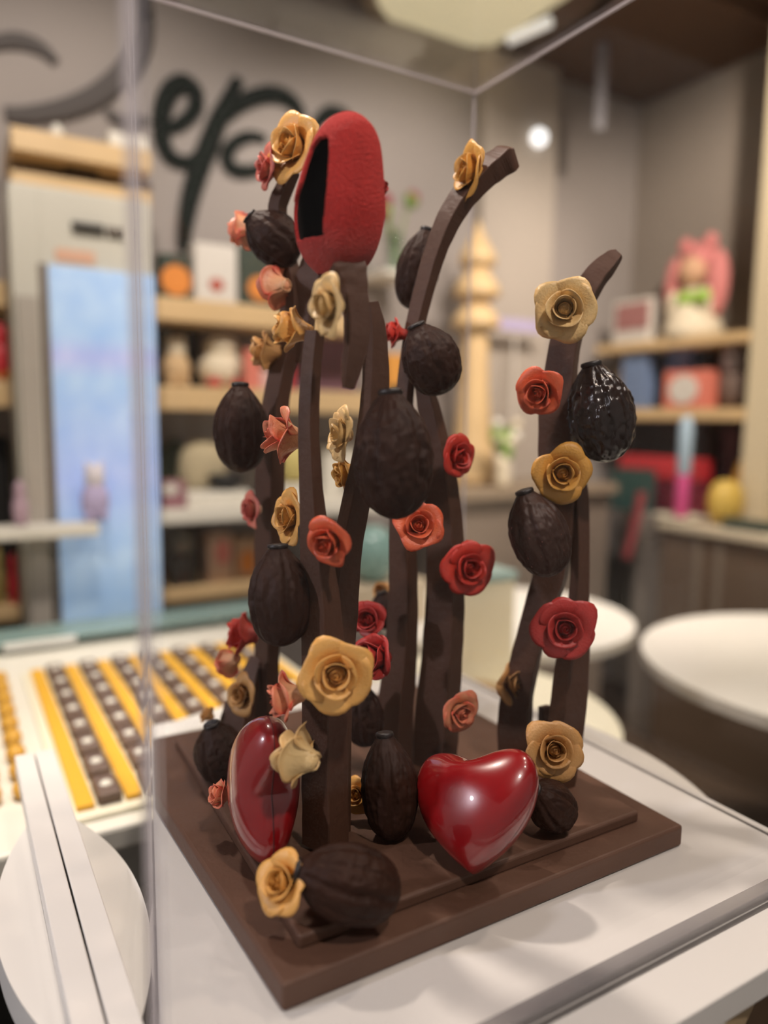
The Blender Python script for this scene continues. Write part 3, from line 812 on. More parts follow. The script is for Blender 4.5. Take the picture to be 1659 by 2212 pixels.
# ---- shelves on the back wall
YF = 2.40
def shelf(label, pxl, pxr, py, thick, xl=None, Yf=YF, Yb=YW-.002, m=WOOD, name='wall_shelf'):
    a = onY(pxl, py[0], Yf); b = onY(pxr, py[1], Yf)
    z = (a.z+b.z)/2; x0 = a.x if xl is None else xl
    h = thick*pxs(pxl, py[0], Yf)*1.12
    box_at(name, label, 'shelf', x0, b.x, Yf, Yb, z-h, z, m, .004, 'pale wooden wall shelves')
    return z
ZS1 = shelf('pale wooden wall shelf carrying the white card and green boxes', 345, 800, (640, 681), 44, -1.0)
ZS2 = shelf('pale wooden wall shelf carrying the beige and red figures', 345, 880, (824, 858), 46, -1.0)
ZS4 = shelf('low wooden shelf behind the chocolate counter', 345, 640, (1272, 1250), 26, -1.0)

def std(px0, py0, px1, Y, zb):
    """x0, x1, height of something standing at level zb and topping out at py0"""
    x0 = onY(px0, py0, Y).x; x1 = onY(px1, py0, Y).x
    return x0, x1, max(.02, onY((px0+px1)/2, py0, Y).z-zb)
def disc_vf(cx, y, cz, rx, rz, n=28, th=.003):
    V = [(cx+rx*math.cos(2*PI*k/n), y, cz+rz*math.sin(2*PI*k/n)) for k in range(n)] + [(cx+rx*math.cos(2*PI*k/n), y-th, cz+rz*math.sin(2*PI*k/n)) for k in range(n)]
    return V, [tuple(range(n)), tuple(range(n, 2*n))[::-1]] + [(k, (k+1) % n, n+(k+1) % n, n+k) for k in range(n)]
def printed_box(label, px0, py0, px1, Y, zb, body, dot, cx=.5, cz=.4, rx=.35, rz=.25, dep=.08, dname='label_print', dl=None):
    x0, x1, h = std(px0, py0, px1, Y, zb)
    o = thing('gift_box', label, 'box', ((x0+x1)/2, Y+dep/2, zb), 'packages on the upper wall shelf')
    part_box('carton', o, x0, x1, Y, Y+dep, zb, zb+h, body, .004)
    w = x1-x0
    V, Fc = disc_vf((cx-.5)*w, -dep/2, cz*h, rx*w, rz*h)
    part_vf(dname, o, (V, Fc), dot, dl, smooth=False)
    return o
printed_box('dark green box with an orange oval print, leftmost on the upper wall shelf', 346, 548, 412, 2.44, ZS1, DGRN, ORNG, .5, .42, .5, .34, dl='orange oval print')
printed_box('white card box with a small red motif on the upper wall shelf', 420, 527, 512, 2.42, ZS1, CARD, mat('motif_red', '#b5523f', .6), .5, .30, .17, .11, dl='small red motif')
printed_box('dark green box with an orange dot, right of the white card box', 516, 532, 600, 2.46, ZS1, DGRN, ORNG, .55, .32, .33, .2, dl='orange dot')
printed_box('small amber box with a green band behind the small red rose', 836, 765, 880, 2.44, ZS2, mat('amber_box', '#d9973f', .6), DGRN, .5, .12, .45, .1)

# figures on the second shelf
def figure(name, label, px0, py0, px1, Y, zb, body, head, base=None, ears=True, group=None):
    x0, x1, h = std(px0, py0, px1, Y, zb); w = x1-x0
    o = thing(name, label, 'figure', ((x0+x1)/2, Y+w*.4, zb), group)
    part_vf('body', o, blob(22, 12, w*.46, w*.38, h*.36, (0, 0, h*.34)), body)
    part_vf('head', o, blob(20, 12, w*.33, w*.30, h*.23, (0, -.02*w, h*.75)), head)
    if ears:
        for s in (-1, 1): part_vf('ear', o, blob(12, 8, w*.1, w*.06, h*.09, (s*w*.22, 0, h*.93)), head)
    for s in (-1, 1): part_vf('foot', o, blob(12, 8, w*.15, w*.2, h*.09, (s*w*.22, -w*.2, h*.09)), base or body)
    return o
figure('plush_figure', 'beige plush figure at the left of the second wall shelf', 352, 722, 420, 2.46, ZS2, BEIGE, CREAM)
figure('plush_figure', 'white round figure with a red base on the second wall shelf', 436, 716, 545, 2.44, ZS2, CREAM, CREAM, RED, False)
x0, x1, h = std(528, 755, 560, 2.42, ZS2); box_at('red_packet', 'upright red packet right of the white round figure', 'packet', x0, x1, 2.41, 2.44, ZS2, ZS2+h, CORAL)
x0, x1, h = std(350, 692, 425, 2.6, ZS2); box_at('black_box', 'black box behind the beige plush figure', 'box', x0, x1, 2.60, 2.66, ZS2, ZS2+h, BLACK)
x0, x1, h = std(552, 800, 592, 2.42, ZS2); box_at('pink_packet', 'pale pink packet right of the red packet', 'packet', x0, x1, 2.42, 2.48, ZS2, ZS2+h, mat('pale_pink', '#dcb3aa', .6))
x0, x1, h = std(640, 706, 770, 2.55, ZS2); box_at('purple_box', 'wide muted purple box behind the front stem', 'box', x0, x1, 2.55, 2.65, ZS2, ZS2+h, PURP)
x0, x1, h = std(604, 790, 636, 2.44, ZS2); box_at('red_box', 'small red box behind the back left stem', 'box', x0, x1, 2.44, 2.50, ZS2, ZS2+h, RED)

# left end of the same shelves
figure('red_doll', 'red doll with a yellow base at the left edge of the picture', -40, 690, 34, 2.42, ZS2, RED, RED, GOLD, False)
box_at('black_box', 'black box under the second wall shelf at the left edge', 'box', onY(-60, 1000, 2.5).x, onY(22, 1000, 2.5).x, 2.53, 2.6, ZS4, onY(0, 945, 2.5).z, BLACK)

# ---- white fridge with a blue poster
YR = 2.2
x0, x1, z0, z1 = facing_back(38, 415, 336, 1400, YR)
fr = thing('display_fridge', 'tall white fridge with a blue poster on its door, at the left', 'fridge', ((x0+x1)/2, YR+.08, 0))
FRW = mat('fridge_white', '#cfcbbd', .5); FRG = mat('fridge_grey', '#a09689', .5)
part_box('body', fr, x0, x1, YR, YR+.17, 0, z1, FRW, .006)
def onfr(n, px0, py0, px1, py1, m, th=.012, label=None, bev=.002):
    a, b, c, d = facing_back(px0, py0, px1, py1, YR-th)
    return part_box(n, fr, a, b, YR-th, YR+.001, c, d, m, bev, label)
door = onfr('door', 102, 425, 334, 1397, FRW, .002)
onfr('side_post', 52, 640, 98, 1395, mat('post_grey', '#b1a99e', .5), .03)
onfr('door_gap', 100, 570, 118, 1395, mat('gap_grey', '#776b60', .6), .004)
onfr('handle', 156, 482, 226, 496, BLACK, .02, 'dark grip')
onfr('handle', 232, 492, 272, 504, mat('handle_brown', '#6a5f58', .5), .02)
onfr('label_strip', 120, 540, 205, 568, mat('label_salmon', '#dcae92', .6), .006, 'salmon label')
def poster():
    m = bpy.data.materials.new('blue_poster'); m.use_nodes = True
    nt = m.node_tree; b = nt.nodes['Principled BSDF']; tc = nt.nodes.new('ShaderNodeTexCoord')
    sp = nt.nodes.new('ShaderNodeSeparateXYZ'); nt.links.new(tc.outputs['Generated'], sp.inputs[0])
    n = nt.nodes.new('ShaderNodeTexNoise'); n.inputs['Scale'].default_value = 3.5; n.inputs['Detail'].default_value = 1.5
    mp = nt.nodes.new('ShaderNodeMapping'); mp.inputs['Scale'].default_value = (1.0, 1, 3.2); nt.links.new(tc.outputs['Generated'], mp.inputs['Vector']); nt.links.new(mp.outputs[0], n.inputs['Vector'])
    r = nt.nodes.new('ShaderNodeValToRGB'); e = r.color_ramp.elements
    e[0].position = .25; e[0].color = lin('#9bbbe4'); e[1].position = .8; e[1].color = lin('#bcd4ee')
    k = r.color_ramp.elements.new(.5); k.color = lin('#a8c4e6')
    nt.links.new(n.outputs['Fac'], r.inputs['Fac'])
    r2 = nt.nodes.new('ShaderNodeValToRGB'); q = r2.color_ramp.elements
    q[0].position = .0; q[0].color = (1, 1, 1, 1); q[1].position = 1; q[1].color = (1, 1, 1, 1)
    for ps, c in ((.04, (.80, .84, .80, 1)), (.30, (1, 1, 1, 1)), (.46, (.95, .86, 1, 1)), (.72, (1, 1, 1, 1)), (.775, (1.0, .80, .95, 1)), (.83, (1, 1, 1, 1))):
        w = q.new(ps); w.color = c
    nt.links.new(sp.outputs['Z'], r2.inputs['Fac'])
    mx = nt.nodes.new('ShaderNodeMix'); mx.data_type = 'RGBA'; mx.blend_type = 'MULTIPLY'; mx.inputs['Factor'].default_value = 1
    nt.links.new(r.outputs['Color'], mx.inputs['A']); nt.links.new(r2.outputs['Color'], mx.inputs['B'])
    nt.links.new(mx.outputs['Result'], b.inputs['Base Color'])
    nt.links.new(mx.outputs['Result'], b.inputs['Emission Color']); b.inputs['Emission Strength'].default_value = .34  # slight glow of its own added to brighten the print
    b.inputs['Roughness'].default_value = .4
    return m
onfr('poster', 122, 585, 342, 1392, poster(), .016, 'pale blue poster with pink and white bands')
for ch in list(fr.children):
    if ch.name.split('.')[0] in ('handle', 'label_strip', 'poster'): ch.parent = door

# ---- two wooden shelves above the fridge
def hshelf(label, pa, pb, thick, Y, dep=.25):
    a = onY(*pa, Y); b = onY(*pb, Y); z = (a.z+b.z)/2; h = thick*pxs(*pa, Y)*1.1
    box_at('wall_shelf', label, 'shelf', a.x, b.x, Y, Y+dep, z-h, z, WOOD, .004, 'pale wooden wall shelves')
    return z
ZU = hshelf('upper of the two wooden shelves above the fridge', (22, 274), (326, 322), 40, 2.3, .3)
ZL = hshelf('lower of the two wooden shelves above the fridge', (22, 362), (326, 416), 32, 2.3, .3)
x0 = onY(22, 320, 2.42).x; x1 = onY(324, 320, 2.42).x
box_at('shelf_back_panel', 'brown panel put in as the shadow between the two wooden shelves above the fridge', 'panel', x0, x1, 2.42, 2.45, ZL, ZU-.05, mat('shelf_gap_shade', '#7b6858', .7), .001)  # brown sheet stands for the shadow in the shelf gap
x0 = onY(140, 350, 2.36).x; x1 = onY(212, 350, 2.36).x
box_at('gap_shade_block', 'dark block put in as deeper shadow between the two wooden shelves above the fridge', 'box', x0, x1, 2.36, 2.41, ZL, ZL+.05, mat('gap_shade_dark', '#43352a', .7), .004)  # dark block deepens the painted shadow between the shelves
x0 = onY(236, 290, 2.34).x; x1 = onY(318, 290, 2.34).x
box_at('white_carton', 'flat white carton at the right end of the upper shelf above the fridge', 'box', x0, x1, 2.34, 2.44, ZU, ZU+.05, WHITEP, .004)
simple('white_jar', 'small white jar on the upper shelf above the fridge', 'jar', lathe([(.012, 0), (.016, .004), (.016, .03), (.010, .036), (.010, .042)], 20), WHITEP, (onY(123, 285, 2.36).x, 2.36, ZU), smooth=True)

# ---- long white ledge in front of the fridge
YL = 2.08
a = onY(0, 1143, YL); ZLG = a.z
box_at('white_shelf', 'long white ledge in front of the fridge, behind the chocolate counter', 'ledge', -1.0, onY(215, 1140, YL).x, YL, YR-.032, ZLG-.032, ZLG, WHITEP, .004)
YM = 2.3
ZM = onY(450, 1098, YM).z
box_at('white_shelf', 'white ledge right of the fridge, carrying cartons and a cream bag', 'ledge', onY(346, 1100, YM).x, onY(900, 1080, YM).x, YM, YW-.01, ZM-.045, ZM, WHITEP, .004)
x0, x1, h = std(352, 1040, 402, 2.34, ZM); printed_box('mauve box with a white dot on the white ledge right of the fridge', 352, 1040, 402, 2.34, ZM, mat('mauve', '#9a6a72', .6), CARD, .3, .72, .35, .22)
x0, x1, h = std(404, 1062, 540, 2.36, ZM); box_at('white_carton', 'wide white carton on the white ledge right of the fridge', 'box', x0, x1, 2.36, 2.46, ZM, ZM+h, WHITEP)
x0, x1, h = std(385, 950, 490, 2.5, ZM); V, Fc = blob(24, 14, (x1-x0)/2, .045, h/2, (0, 0, h/2), .7); simple('cream_bag', 'cream cloth bag behind the wide white carton', 'bag', (V, Fc), mat('cream_bag', '#c6b795', .8), ((x0+x1)/2, 2.51, ZM), smooth=True)
x0, x1, h = std(352, 955, 398, 2.56, ZM); V, Fc = join([blob(14, 8, .05, .05, .07, (dx, 0, h*.55+dz)) for dx, dz in ((-.03, 0), (.02, .03), (.03, -.03))]+[lathe([(.03, 0), (.04, h*.3), (.04, h*.45)], 16)]); simple('potted_plant', 'dark green plant behind the mauve box', 'plant', (V, Fc), mat('plant_green', '#4d5238', .8), ((x0+x1)/2, 2.615, ZM), smooth=True)
simple('dark_bowl', 'dark bowl on top of the wide white carton', 'bowl', lathe([(.02, 0), (.05, .02), (.065, .05), (.06, .05), (.03, .012)], 24), BLACK, (onY(490, 1050, 2.41).x, 2.41, onY(470, 1062, 2.36).z), smooth=True)
simple('yellow_jar', 'round yellow jar seen between the two left stems', 'jar', blob(20, 12, .06, .05, .075, (0, 0, .075), .8), mat('pale_yellow', '#d9c77c', .6), (onY(640, 1040, 2.4).x, 2.42, ZM+.06), smooth=True)
box_at('white_box_stand', 'white box under the yellow jar between the stems', 'box', onY(606, 1080, 2.36).x, onY(690, 1080, 2.36).x, 2.36, 2.50, ZM, ZM+.06, WHITEP)
x0, x1, h = std(700, 965, 785, 2.52, ZM); box_at('white_carton', 'white carton seen between the front stem and the leaning stem', 'box', x0, x1, 2.52, 2.62, ZM, ZM+h, WHITEP)
x0, x1, h = std(780, 1020, 836, 2.38, ZM); box_at('white_carton', 'white carton behind the biggest pod', 'box', x0, x1, 2.38, 2.48, ZM, ZM+h, CARD)
# below the ledge
LV = ZS4
figure('dark_toy', 'dark wicker toy on the low wooden shelf behind the counter', 362, 1150, 438, 2.42, LV, mat('wicker_dark', '#4b443a', .8), mat('wicker_grey', '#8a8272', .8))
x0, x1, h = std(448, 1142, 500, 2.44, LV); printed_box('peach packet with an orange print on the low shelf', 448, 1150, 502, 2.44, LV, mat('peach_packet', '#cfa98a', .7), CORAL, .6, .6, .3, .25)
x0, x1, h = std(506, 1150, 560, 2.46, LV); printed_box('tan packet with an orange print, right on the low shelf', 506, 1160, 562, 2.46, LV, mat('tan_packet', '#bf9a76', .7), ORNG, .5, .4, .3, .3)
x0, x1, h = std(700, 1160, 760, 2.46, LV)
bm = bmesh.new(); add_box(bm, -.9, .75, 0, .02, 0, .70); simple('backing_board', 'beige backing board behind the low wooden shelf', 'panel', bm, mat('low_backing', '#9b8a70', .7), (.2, 2.65, .0))
figure('yellow_toy', 'yellowish toy under the ledge at the left edge of the picture', -30, 1180, 12, 2.44, ZS4, mat('dull_yellow', '#a08c52', .8), mat('dull_yellow', '#a08c52', .8), None, False)
figure('red_toy', 'small red toy left of the fridge post under the ledge', 14, 1195, 38, 2.42, ZS4, RED, RED, None, False)
figure('pink_toy', 'pale pink toy on the white ledge at the left', 22, 1036, 62, 2.11, ZLG, mat('pale_mauve', '#b59aa6', .8), mat('pale_mauve', '#b59aa6', .8), None, False)
figure('poster_image_figure', 'white and purple figure standing in for an image on the poster, on the white ledge', 172, 1000, 242, 2.11, ZLG, LILAC, mat('image_white', '#dcd6dc', .7), None, True)  # solid figure added in place of an image on the poster
for nm_, lab_, px_ in (('yellow_toy', 0, 0),): pass

# ---- teal bowl and boxes seen between the stems, on the table level behind
bx = onY(812, 1260, 1.9)
simple('teal_bowl', 'upturned pale teal bowl seen between the centre stems', 'bowl', blob(24, 12, .075, .075, .085, (0, 0, .085), .9), TEAL, (onY(806, 1180, 1.9).x, 1.9, onY(806, 1255, 1.9).z), smooth=True)
zt = onY(806, 1255, 1.9).z
box_at('white_carton', 'white cake carton under the teal bowl', 'box', onY(700, 1280, 1.84).x, onY(925, 1280, 1.84).x, 1.84, 1.98, .7405, zt, mat('carton_tan', '#c9b9a0', .7))

# ---- chocolate counter at the left
ZC1 = .80
ctr = thing('chocolate_counter', 'white chocolate counter with trays, left behind the clear case', 'counter', (0, 1.4, 0))
part_box('counter_top', ctr, -.9, .64, .99, 1.995, .765, ZC1, WHITEP, .006)
part_box('cabinet', ctr, -.9, .44, 1.06, 1.99, .05, .765, mat('counter_grey', '#a9a49c', .5), .004)
part_box('front_ledge', ctr, -.9, .44, 1.015, 1.06, .62, .66, WHITEP, .004)
part_box('front_ledge', ctr, -.9, .44, .98, 1.06, .36, .45, WHITEP, .004)
part_box('recess_shade', ctr, -.895, .43, 1.052, 1.06, .46, .61, BLACK, .001, 'black strip painted as recess shade')  # flat black strip paints the shade of a recess
part_box('plinth', ctr, -.9, .44, 1.03, 1.98, 0, .05, mat('plinth_grey', '#6a625a', .5), .001)
zg = onY(250, 1372, 1.9).z
part_box('glass_shelf', ctr, -.9, .80, 1.86, 1.99, max(ZC1+.02, zg-.012), max(ZC1+.03, zg), mat('glass_teal', '#8ea7a2', .15), .002, 'greenish glass shelf')
for xx in (-.6, .1, .6): part_box('glass_support', ctr, xx-.01, xx+.01, 1.91, 1.95, ZC1-.001, max(ZC1+.025, zg-.01), CARD, .001)
part_box('price_strip', ctr, onY(8, 1425, 1.858).x, onY(165, 1400, 1.858).x, 1.852, 1.86, max(ZC1+.012, zg-.022), max(ZC1+.03, zg+.004), mat('price_white', '#e9e9e6', .5), .001, 'white price strip')
tray = thing('chocolate_tray', 'white tray with yellow dividers and rows of chocolates on the counter', 'tray', (.36, 1.37, ZC1))
part_box('tray_base', tray, .115, .638, 1.02, 1.70, ZC1, ZC1+.008, mat('tray_cream', '#efe8d0', .5), .002)
for k in range(8):
    xx = .142+.066*k
    part_box('divider', tray, xx-.012, xx+.012, 1.04, 1.68, ZC1+.008, ZC1+.016, YELM, .001, 'yellow divider strip')
bb = bmesh.new(); add_box(bb, -.0165, .0165, -.034, .034, 0, .016, .004); bbm = bpy.data.meshes.new('bonbon'); bmesh.ops.recalc_face_normals(bb, faces=bb.faces); bb.to_mesh(bb and bbm); bb.free(); bbm.materials.append(BONBON)
dt = bpy.data.meshes.new('icing_dot'); v, f = blob(14, 8, .009, .009, .004, (0, 0, .016)); dt.from_pydata(v, [], f); dt.materials.append(WHITEP)
wr = bpy.data.meshes.new('gold_piece'); v, f = blob(14, 8, .015, .02, .012, (0, 0, .012), .7); wr.from_pydata(v, [], f); wr.materials.append(GOLD)
for k in range(7):
    for j in range(8):
        o = bpy.data.objects.new('chocolate_bar_piece', bbm); COL.objects.link(o); o.location = (.175+.066*k, 1.075+.081*j, ZC1+.0082)
        tag(o, 'flat brown chocolate with a white dot, in the yellow-striped tray', 'chocolate', 'brown chocolates in the striped tray')
        p = bpy.data.objects.new('icing_dot', dt); COL.objects.link(p); p.parent = o
for j in range(9):
    for i in range(2):
        o = bpy.data.objects.new('gold_sweet', wr); COL.objects.link(o); o.location = (.030+.042*i, 1.14+.066*j, ZC1+.0005)
        tag(o, 'gold wrapped sweet in the double row left of the striped tray', 'sweet', 'gold sweets left of the tray')

# ---- things in the middle distance: wooden tower, flowers, vase
z0 = onY(1040, 1052, 2.3).z
bc = thing('back_counter', 'grey-brown counter under the wooden tower, behind the stems', 'counter', (2.0, 2.45, 0))
bx0, bx1 = onY(985, 1060, 2.22).x, 2.46
part_box('counter_top', bc, bx0, bx1, 2.2, 2.598, z0-.04, z0, mat('bc_top', '#94836f', .5), .004)
part_box('cabinet', bc, bx0+.02, bx1-.01, 2.24, 2.596, 0, z0-.04, mat('bc_body', '#85776a', .6), .003)
tp = onY(1040, 905, 2.4)
def tower():
    s = pxs(1040, 700, 2.4*1.1)
    zt_ = onY(1038, 468, 2.42).z; h = zt_-z0
    o = thing('wooden_tower', 'stacked pale wooden tower with flared tiers at the back', 'ornament', (onY(1040, 720, 2.42).x, 2.46, z0))
    part_vf('tower_column', o, lathe([(.11, 0), (.115, .03*h), (.095, .08*h), (.075, .20*h), (.06, .38*h), (.052, .60*h), (.05, .90*h)], 32), WOOD)
    for za_, zb2, rr in ((.585, .69, .100), (.70, .81, .096), (.82, .925, .076)):
        d_ = (zb2-za_)*h
        part_vf('tier', o, lathe([(rr*.55, za_*h), (rr*.95, za_*h+.12*d_), (rr, za_*h+.28*d_), (rr*.92, za_*h+.48*d_), (rr*.66, za_*h+.78*d_), (rr*.48, za_*h+d_)], 32), WOOD)
    part_vf('finial', o, lathe([(.045, .90*h), (.035, .93*h), (.016, .965*h), (.003, h)], 20), WOOD)
tower()
x0, x1, za, zb_ = facing_back(1062, 690, 1172, 714, 2.5)
sg = thing('small_sign', 'small lilac sign board right of the wooden tower', 'sign', ((x0+x1)/2, 2.51, z0))
part_box('plate', sg, x0, x1, 2.50, 2.512, za, zb_, LILAC, .001)
part_box('post', sg, (x0+x1)/2-.005, (x0+x1)/2+.005, 2.512, 2.52, z0, zb_-.01, CARD, .001)
def bouquet(label, px, py_top, py_bot, Y, zb, w, cols, name='flower_arrangement', seed=3):
    rng = random.Random(seed); top = onY(px, py_top, Y).z; h = top-zb
    o = thing(name, label, 'flowers', (onY(px, py_bot, Y).x, Y, zb))
    part_vf('vase', o, lathe([(w*.35, 0), (w*.42, .02), (w*.34, h*.3), (w*.42, h*.42)], 24), CREAM)
    part_vf('leaves', o, join([blob(10, 6, w*.3, w*.28, h*.12, (rng.uniform(-.6, .6)*w, rng.uniform(-.3, .3)*w, h*rng.uniform(.4, .7))) for _ in range(7)]), GREEN)
    for k, m in enumerate(cols): part_vf('blossom', o, blob(12, 8, w*.28, w*.26, w*.24, (rng.uniform(-.75, .75)*w, rng.uniform(-.4, 0)*w, h*rng.uniform(.6, .95))), m)
bouquet('cream and green flower arrangement at the foot of the wooden tower', 1084, 888, 1052, 2.26, z0, .075, [CREAM, CREAM, WHITEP, CREAM, CREAM, WHITEP], seed=5)
def vase():
    Y = 2.5; zb = onY(852, 590, Y).z; zt_ = onY(852, 415, Y).z; h = zt_-zb
    box_at('wall_bracket', 'small bracket shelf under the vase behind the egg', 'shelf', onY(815, 600, Y).x, onY(890, 600, Y).x, Y-.06, YW-.002, zb-.02, zb, WHITEP, .003)
    o = thing('flower_vase', 'vase of dark red flowers on green stems, right behind the egg', 'vase', (onY(852, 590, Y).x, Y, zb))
    part_vf('glass_body', o, lathe([(.03, 0), (.035, .01), (.03, h*.3), (.04, h*.5), (.038, h*.5), (.028, h*.3), (.03, .012)], 24), GLS)
    rng = random.Random(4)
    for k in range(6):
        a = rng.uniform(-1, 1); tipx, tipz = .085*a, h*rng.uniform(.7, 1.0)
        part_vf('flower_stem', o, tube(catmull([(0, 0, .02), (tipx*.3, 0, h*.45), (tipx, rng.uniform(-.03, .03), tipz)], 6), .004, 6), GREEN)
        part_vf('blossom', o, blob(10, 8, .03, .03, .034, (tipx, 0, tipz)), mat('dark_red_flower', '#8d2a3a', .7) if k % 2 else GREEN)
vase()

# paler upright slab against the back wall
x0, x1, _, _ = facing_back(1042, 300, 1196, 660, 2.6)
bm = bmesh.new(); add_box(bm, x0, x1, 2.6, YW, 0, ZCEIL-.02); struct(bm_obj('wall_slab', bm, mat('wall_slab_paint', '#b5aa9e', .8)))
q = onY(1165, 297, 2.58)
simple('glow_ball', 'small round glowing white ball on the pale slab of the back wall', 'lamp', blob(20, 12, .036, .03, .036), mat('ball_glow', '#ffffff', .4, emit=1.6), q, smooth=True)  # emissive white ball set against the slab

# ---- right side: counter, shelves, dolls
XC = 2.5
yA, yB = onX(1659, 1200, XC).y-.8, onX(1425, 1150, XC).y
zc = .958
rc = thing('side_counter', 'brown counter with a pale top along the right wall', 'counter', (2.75, (yA+yB)/2, 0))
part_box('counter_top', rc, XC-.02, XR-.004, yA, yB, zc-.03, zc, CTOP, .003)
part_box('cabinet', rc, XC, XR-.006, yA+.01, yB-.01, 0, zc-.03, BROWNC, .003)
for px in (1508, 1555):
    yy = onX(px, 1200, XC).y; part_box('door_strip', rc, XC-.006, XC+.001, yy-.012, yy+.012, .3, zc-.05, mat('strip_pale', '#85786a', .5), .001)
y0, y1, za, zb_ = facing_right(1322, 1082, 1424, 1300, XC)
gc = thing('grey_cabinet', 'grey cabinet at the far end of the brown counter', 'cabinet', (2.75, (y0+y1)/2, 0))
y1 = min(y1, YW-.01)
part_box('body', gc, XC+.065, XR-.006, yB+.004, 2.19, 0, .965, mat('cab_grey', '#92887e', .5), .004)
# long red ribbon hanging in front of the grey cabinet
P = catmull([onX(1385, 1062, XC-.03), onX(1378, 1100, XC-.03), onX(1366, 1150, XC-.03), onX(1352, 1206, XC-.03)], 6)
V, Fc = [], []
for p in P: V += [p+Vector((0, -.022, 0)), p+Vector((0, .022, 0)), p+Vector((.003, .022, 0)), p+Vector((.003, -.022, 0))]
for i in range(len(P)-1):
    for k in range(4): Fc.append((i*4+k, i*4+(k+1) % 4, i*4+4+(k+1) % 4, i*4+4+k))
o = mesh_obj('hanging_ribbon', rel(V, P[-1]), Fc, mat('ribbon_red', '#a8484c', .6)); o.location = P[-1]; tag(o, 'red ribbon hanging down in front of the grey cabinet', 'ribbon')

def stdX(px0, py0, px1, X, zb):
    a = onX(px1, py0, X).y; b = onX(px0, py0, X).y
    return a, b, max(.02, onX((px0+px1)/2, py0, X).z-zb)
# items on the brown counter
rb = thing('gift_box', 'wide red gift box with a purple end on the right counter', 'box', (2.76, onX(1420, 1050, 2.70).y, .966))
a, b, h = stdX(1338, 988, 1502, 2.70, .966)
part_box('lid', rb, 2.70, 2.82, a, b, .967+h*.6, .967+h, RED, .004)
part_box('box_body', rb, 2.71, 2.81, a+.005, b-.005, .967, .967+h*.6, mat('deep_red', '#7d2437', .6), .003)
part_box('end_panel', rb, 2.702, 2.711, b-(b-a)*.4, b-.006, .967, .967+h*.6, mat('dark_plum', '#4f3350', .6), .001, 'plum coloured panel')
simple('white_plate', 'white round cake board at the front edge of the right counter', 'plate', lathe([(.03, 0), (.09, .012), (.094, .022), (.085, .018), (.03, .008)], 36), mat('plate_cream', '#e3dcc4', .4), (XC+.07, onX(1466, 1096, XC+.07).y, zc), smooth=True)
yv = onX(1474, 1000, 2.6).y
tb = thing('tall_bottle', 'tall slim bottle, blue above and pink below, standing on the white cake board', 'bottle', (XC+.07, onX(1473, 1080, XC+.07).y, zc+.012))
hb = onX(1473, 905, XC+.07).z-zc
part_vf('lower_sleeve', tb, lathe([(.024, 0), (.027, .01), (.027, hb*.42), (.024, hb*.43)], 24), MAGENTA)
part_vf('upper_sleeve', tb, lathe([(.024, hb*.43), (.027, hb*.44), (.027, hb*.9), (.014, hb)], 24), LBLUE)
for px0, py0, px1, m, lab in ((1592, 985, 1662, GOLD, 'gold wrapped hamper at the right edge of the counter'), (1540, 1036, 1602, mat('yellow_hamper', '#cfae52', .5), 'low yellow hamper left of the gold hamper')):
    XH = 2.64 if px0 < 1560 else 2.84
    a, b, h = stdX(px0, py0, px1, XH, zc); w = b-a
    o = thing('gift_hamper', lab, 'hamper', (XH, (a+b)/2, zc))
    part_vf('wrap', o, blob(22, 12, .08, w*.5, h*.5, (0, 0, h*.5), .75), m)
    part_vf('basket', o, lathe([(w*.34, 0), (w*.4, h*.25), (w*.42, h*.3)], 24), mat('basket_dark', '#4b3a28', .8))
a, b, h = stdX(1566, 1072, 1664, 2.54, zc); box_at('dark_green_tray', 'dark green tray in front of the hampers', 'tray', 2.53, 2.60, a, b, zc, zc+.04, mat('tray_green', '#39443c', .6), .004)
a, b, h = stdX(1285, 1010, 1330, 2.62, .965); box_at('teal_box', 'dark teal box on the grey cabinet, behind the gold rose', 'box', 2.60, 2.66, max(a, yB+.02), min(b, 2.185), .966, .966+h, mat('dark_teal', '#32514c', .6))

# shelves on the right wall
XS = 2.7
zs1 = onX(1450, 730, XS).z; zs2 = onX(1450, 882, XS).z
ya, yb = onX(1612, 730, XS).y, min(YW-.01, onX(1286, 736, XS).y)
box_at('wall_shelf', 'wooden shelf on the right wall under the pink-haired doll', 'shelf', XS, XR-.002, ya, yb, zs1-.04, zs1, WOOD, .004, 'wooden shelves on the right wall')
box_at('wall_shelf', 'lower wooden shelf on the right wall with blue and coral items', 'shelf', XS, XR-.002, ya, yb, zs2-.05, zs2, WOOD, .004, 'wooden shelves on the right wall')
box_at('shelf_back_panel', 'brown back panel between the right wall shelves', 'panel', XR-.03, XR-.003, ya, yb, zs2, zs1-.04, mat('right_back', '#5e4b3d', .7), .001)
box_at('shelf_back_panel', 'dark back panel under the lower right wall shelf', 'panel', XR-.03, XR-.003, ya, yb, 1.0, zs2-.05, mat('right_back_dark', '#3a302b', .7), .001)
a, b, h = stdX(1440, 508, 1572, XS+.1, zs1); w = b-a
dl = thing('rag_doll', 'doll with long pink hair and a lime green bow on the right wall shelf', 'doll', (XS+.12, (a+b)/2, zs1))
part_vf('skirt', dl, lathe([(w*.42, 0), (w*.40, h*.1), (w*.24, h*.42), (w*.12, h*.5)], 28), CREAM)
part_vf('head', dl, blob(20, 12, w*.2, w*.21, h*.15, (-.02, 0, h*.66)), mat('doll_face', '#d9ab87', .7))
hair = [blob(18, 12, w*.22, w*.30, h*.2, (w*.06, 0, h*.76))]
for s in (-1, 1):
    hair.append(blob(16, 12, w*.14, w*.17, h*.32, (0, s*w*.34, h*.52)))
    hair.append(blob(14, 10, w*.1, w*.1, h*.09, (0, s*w*.2, h*.92)))
part_vf('hair', dl, join(hair), PINKM, 'long pink hair')
hair_o = dl.children[-1]
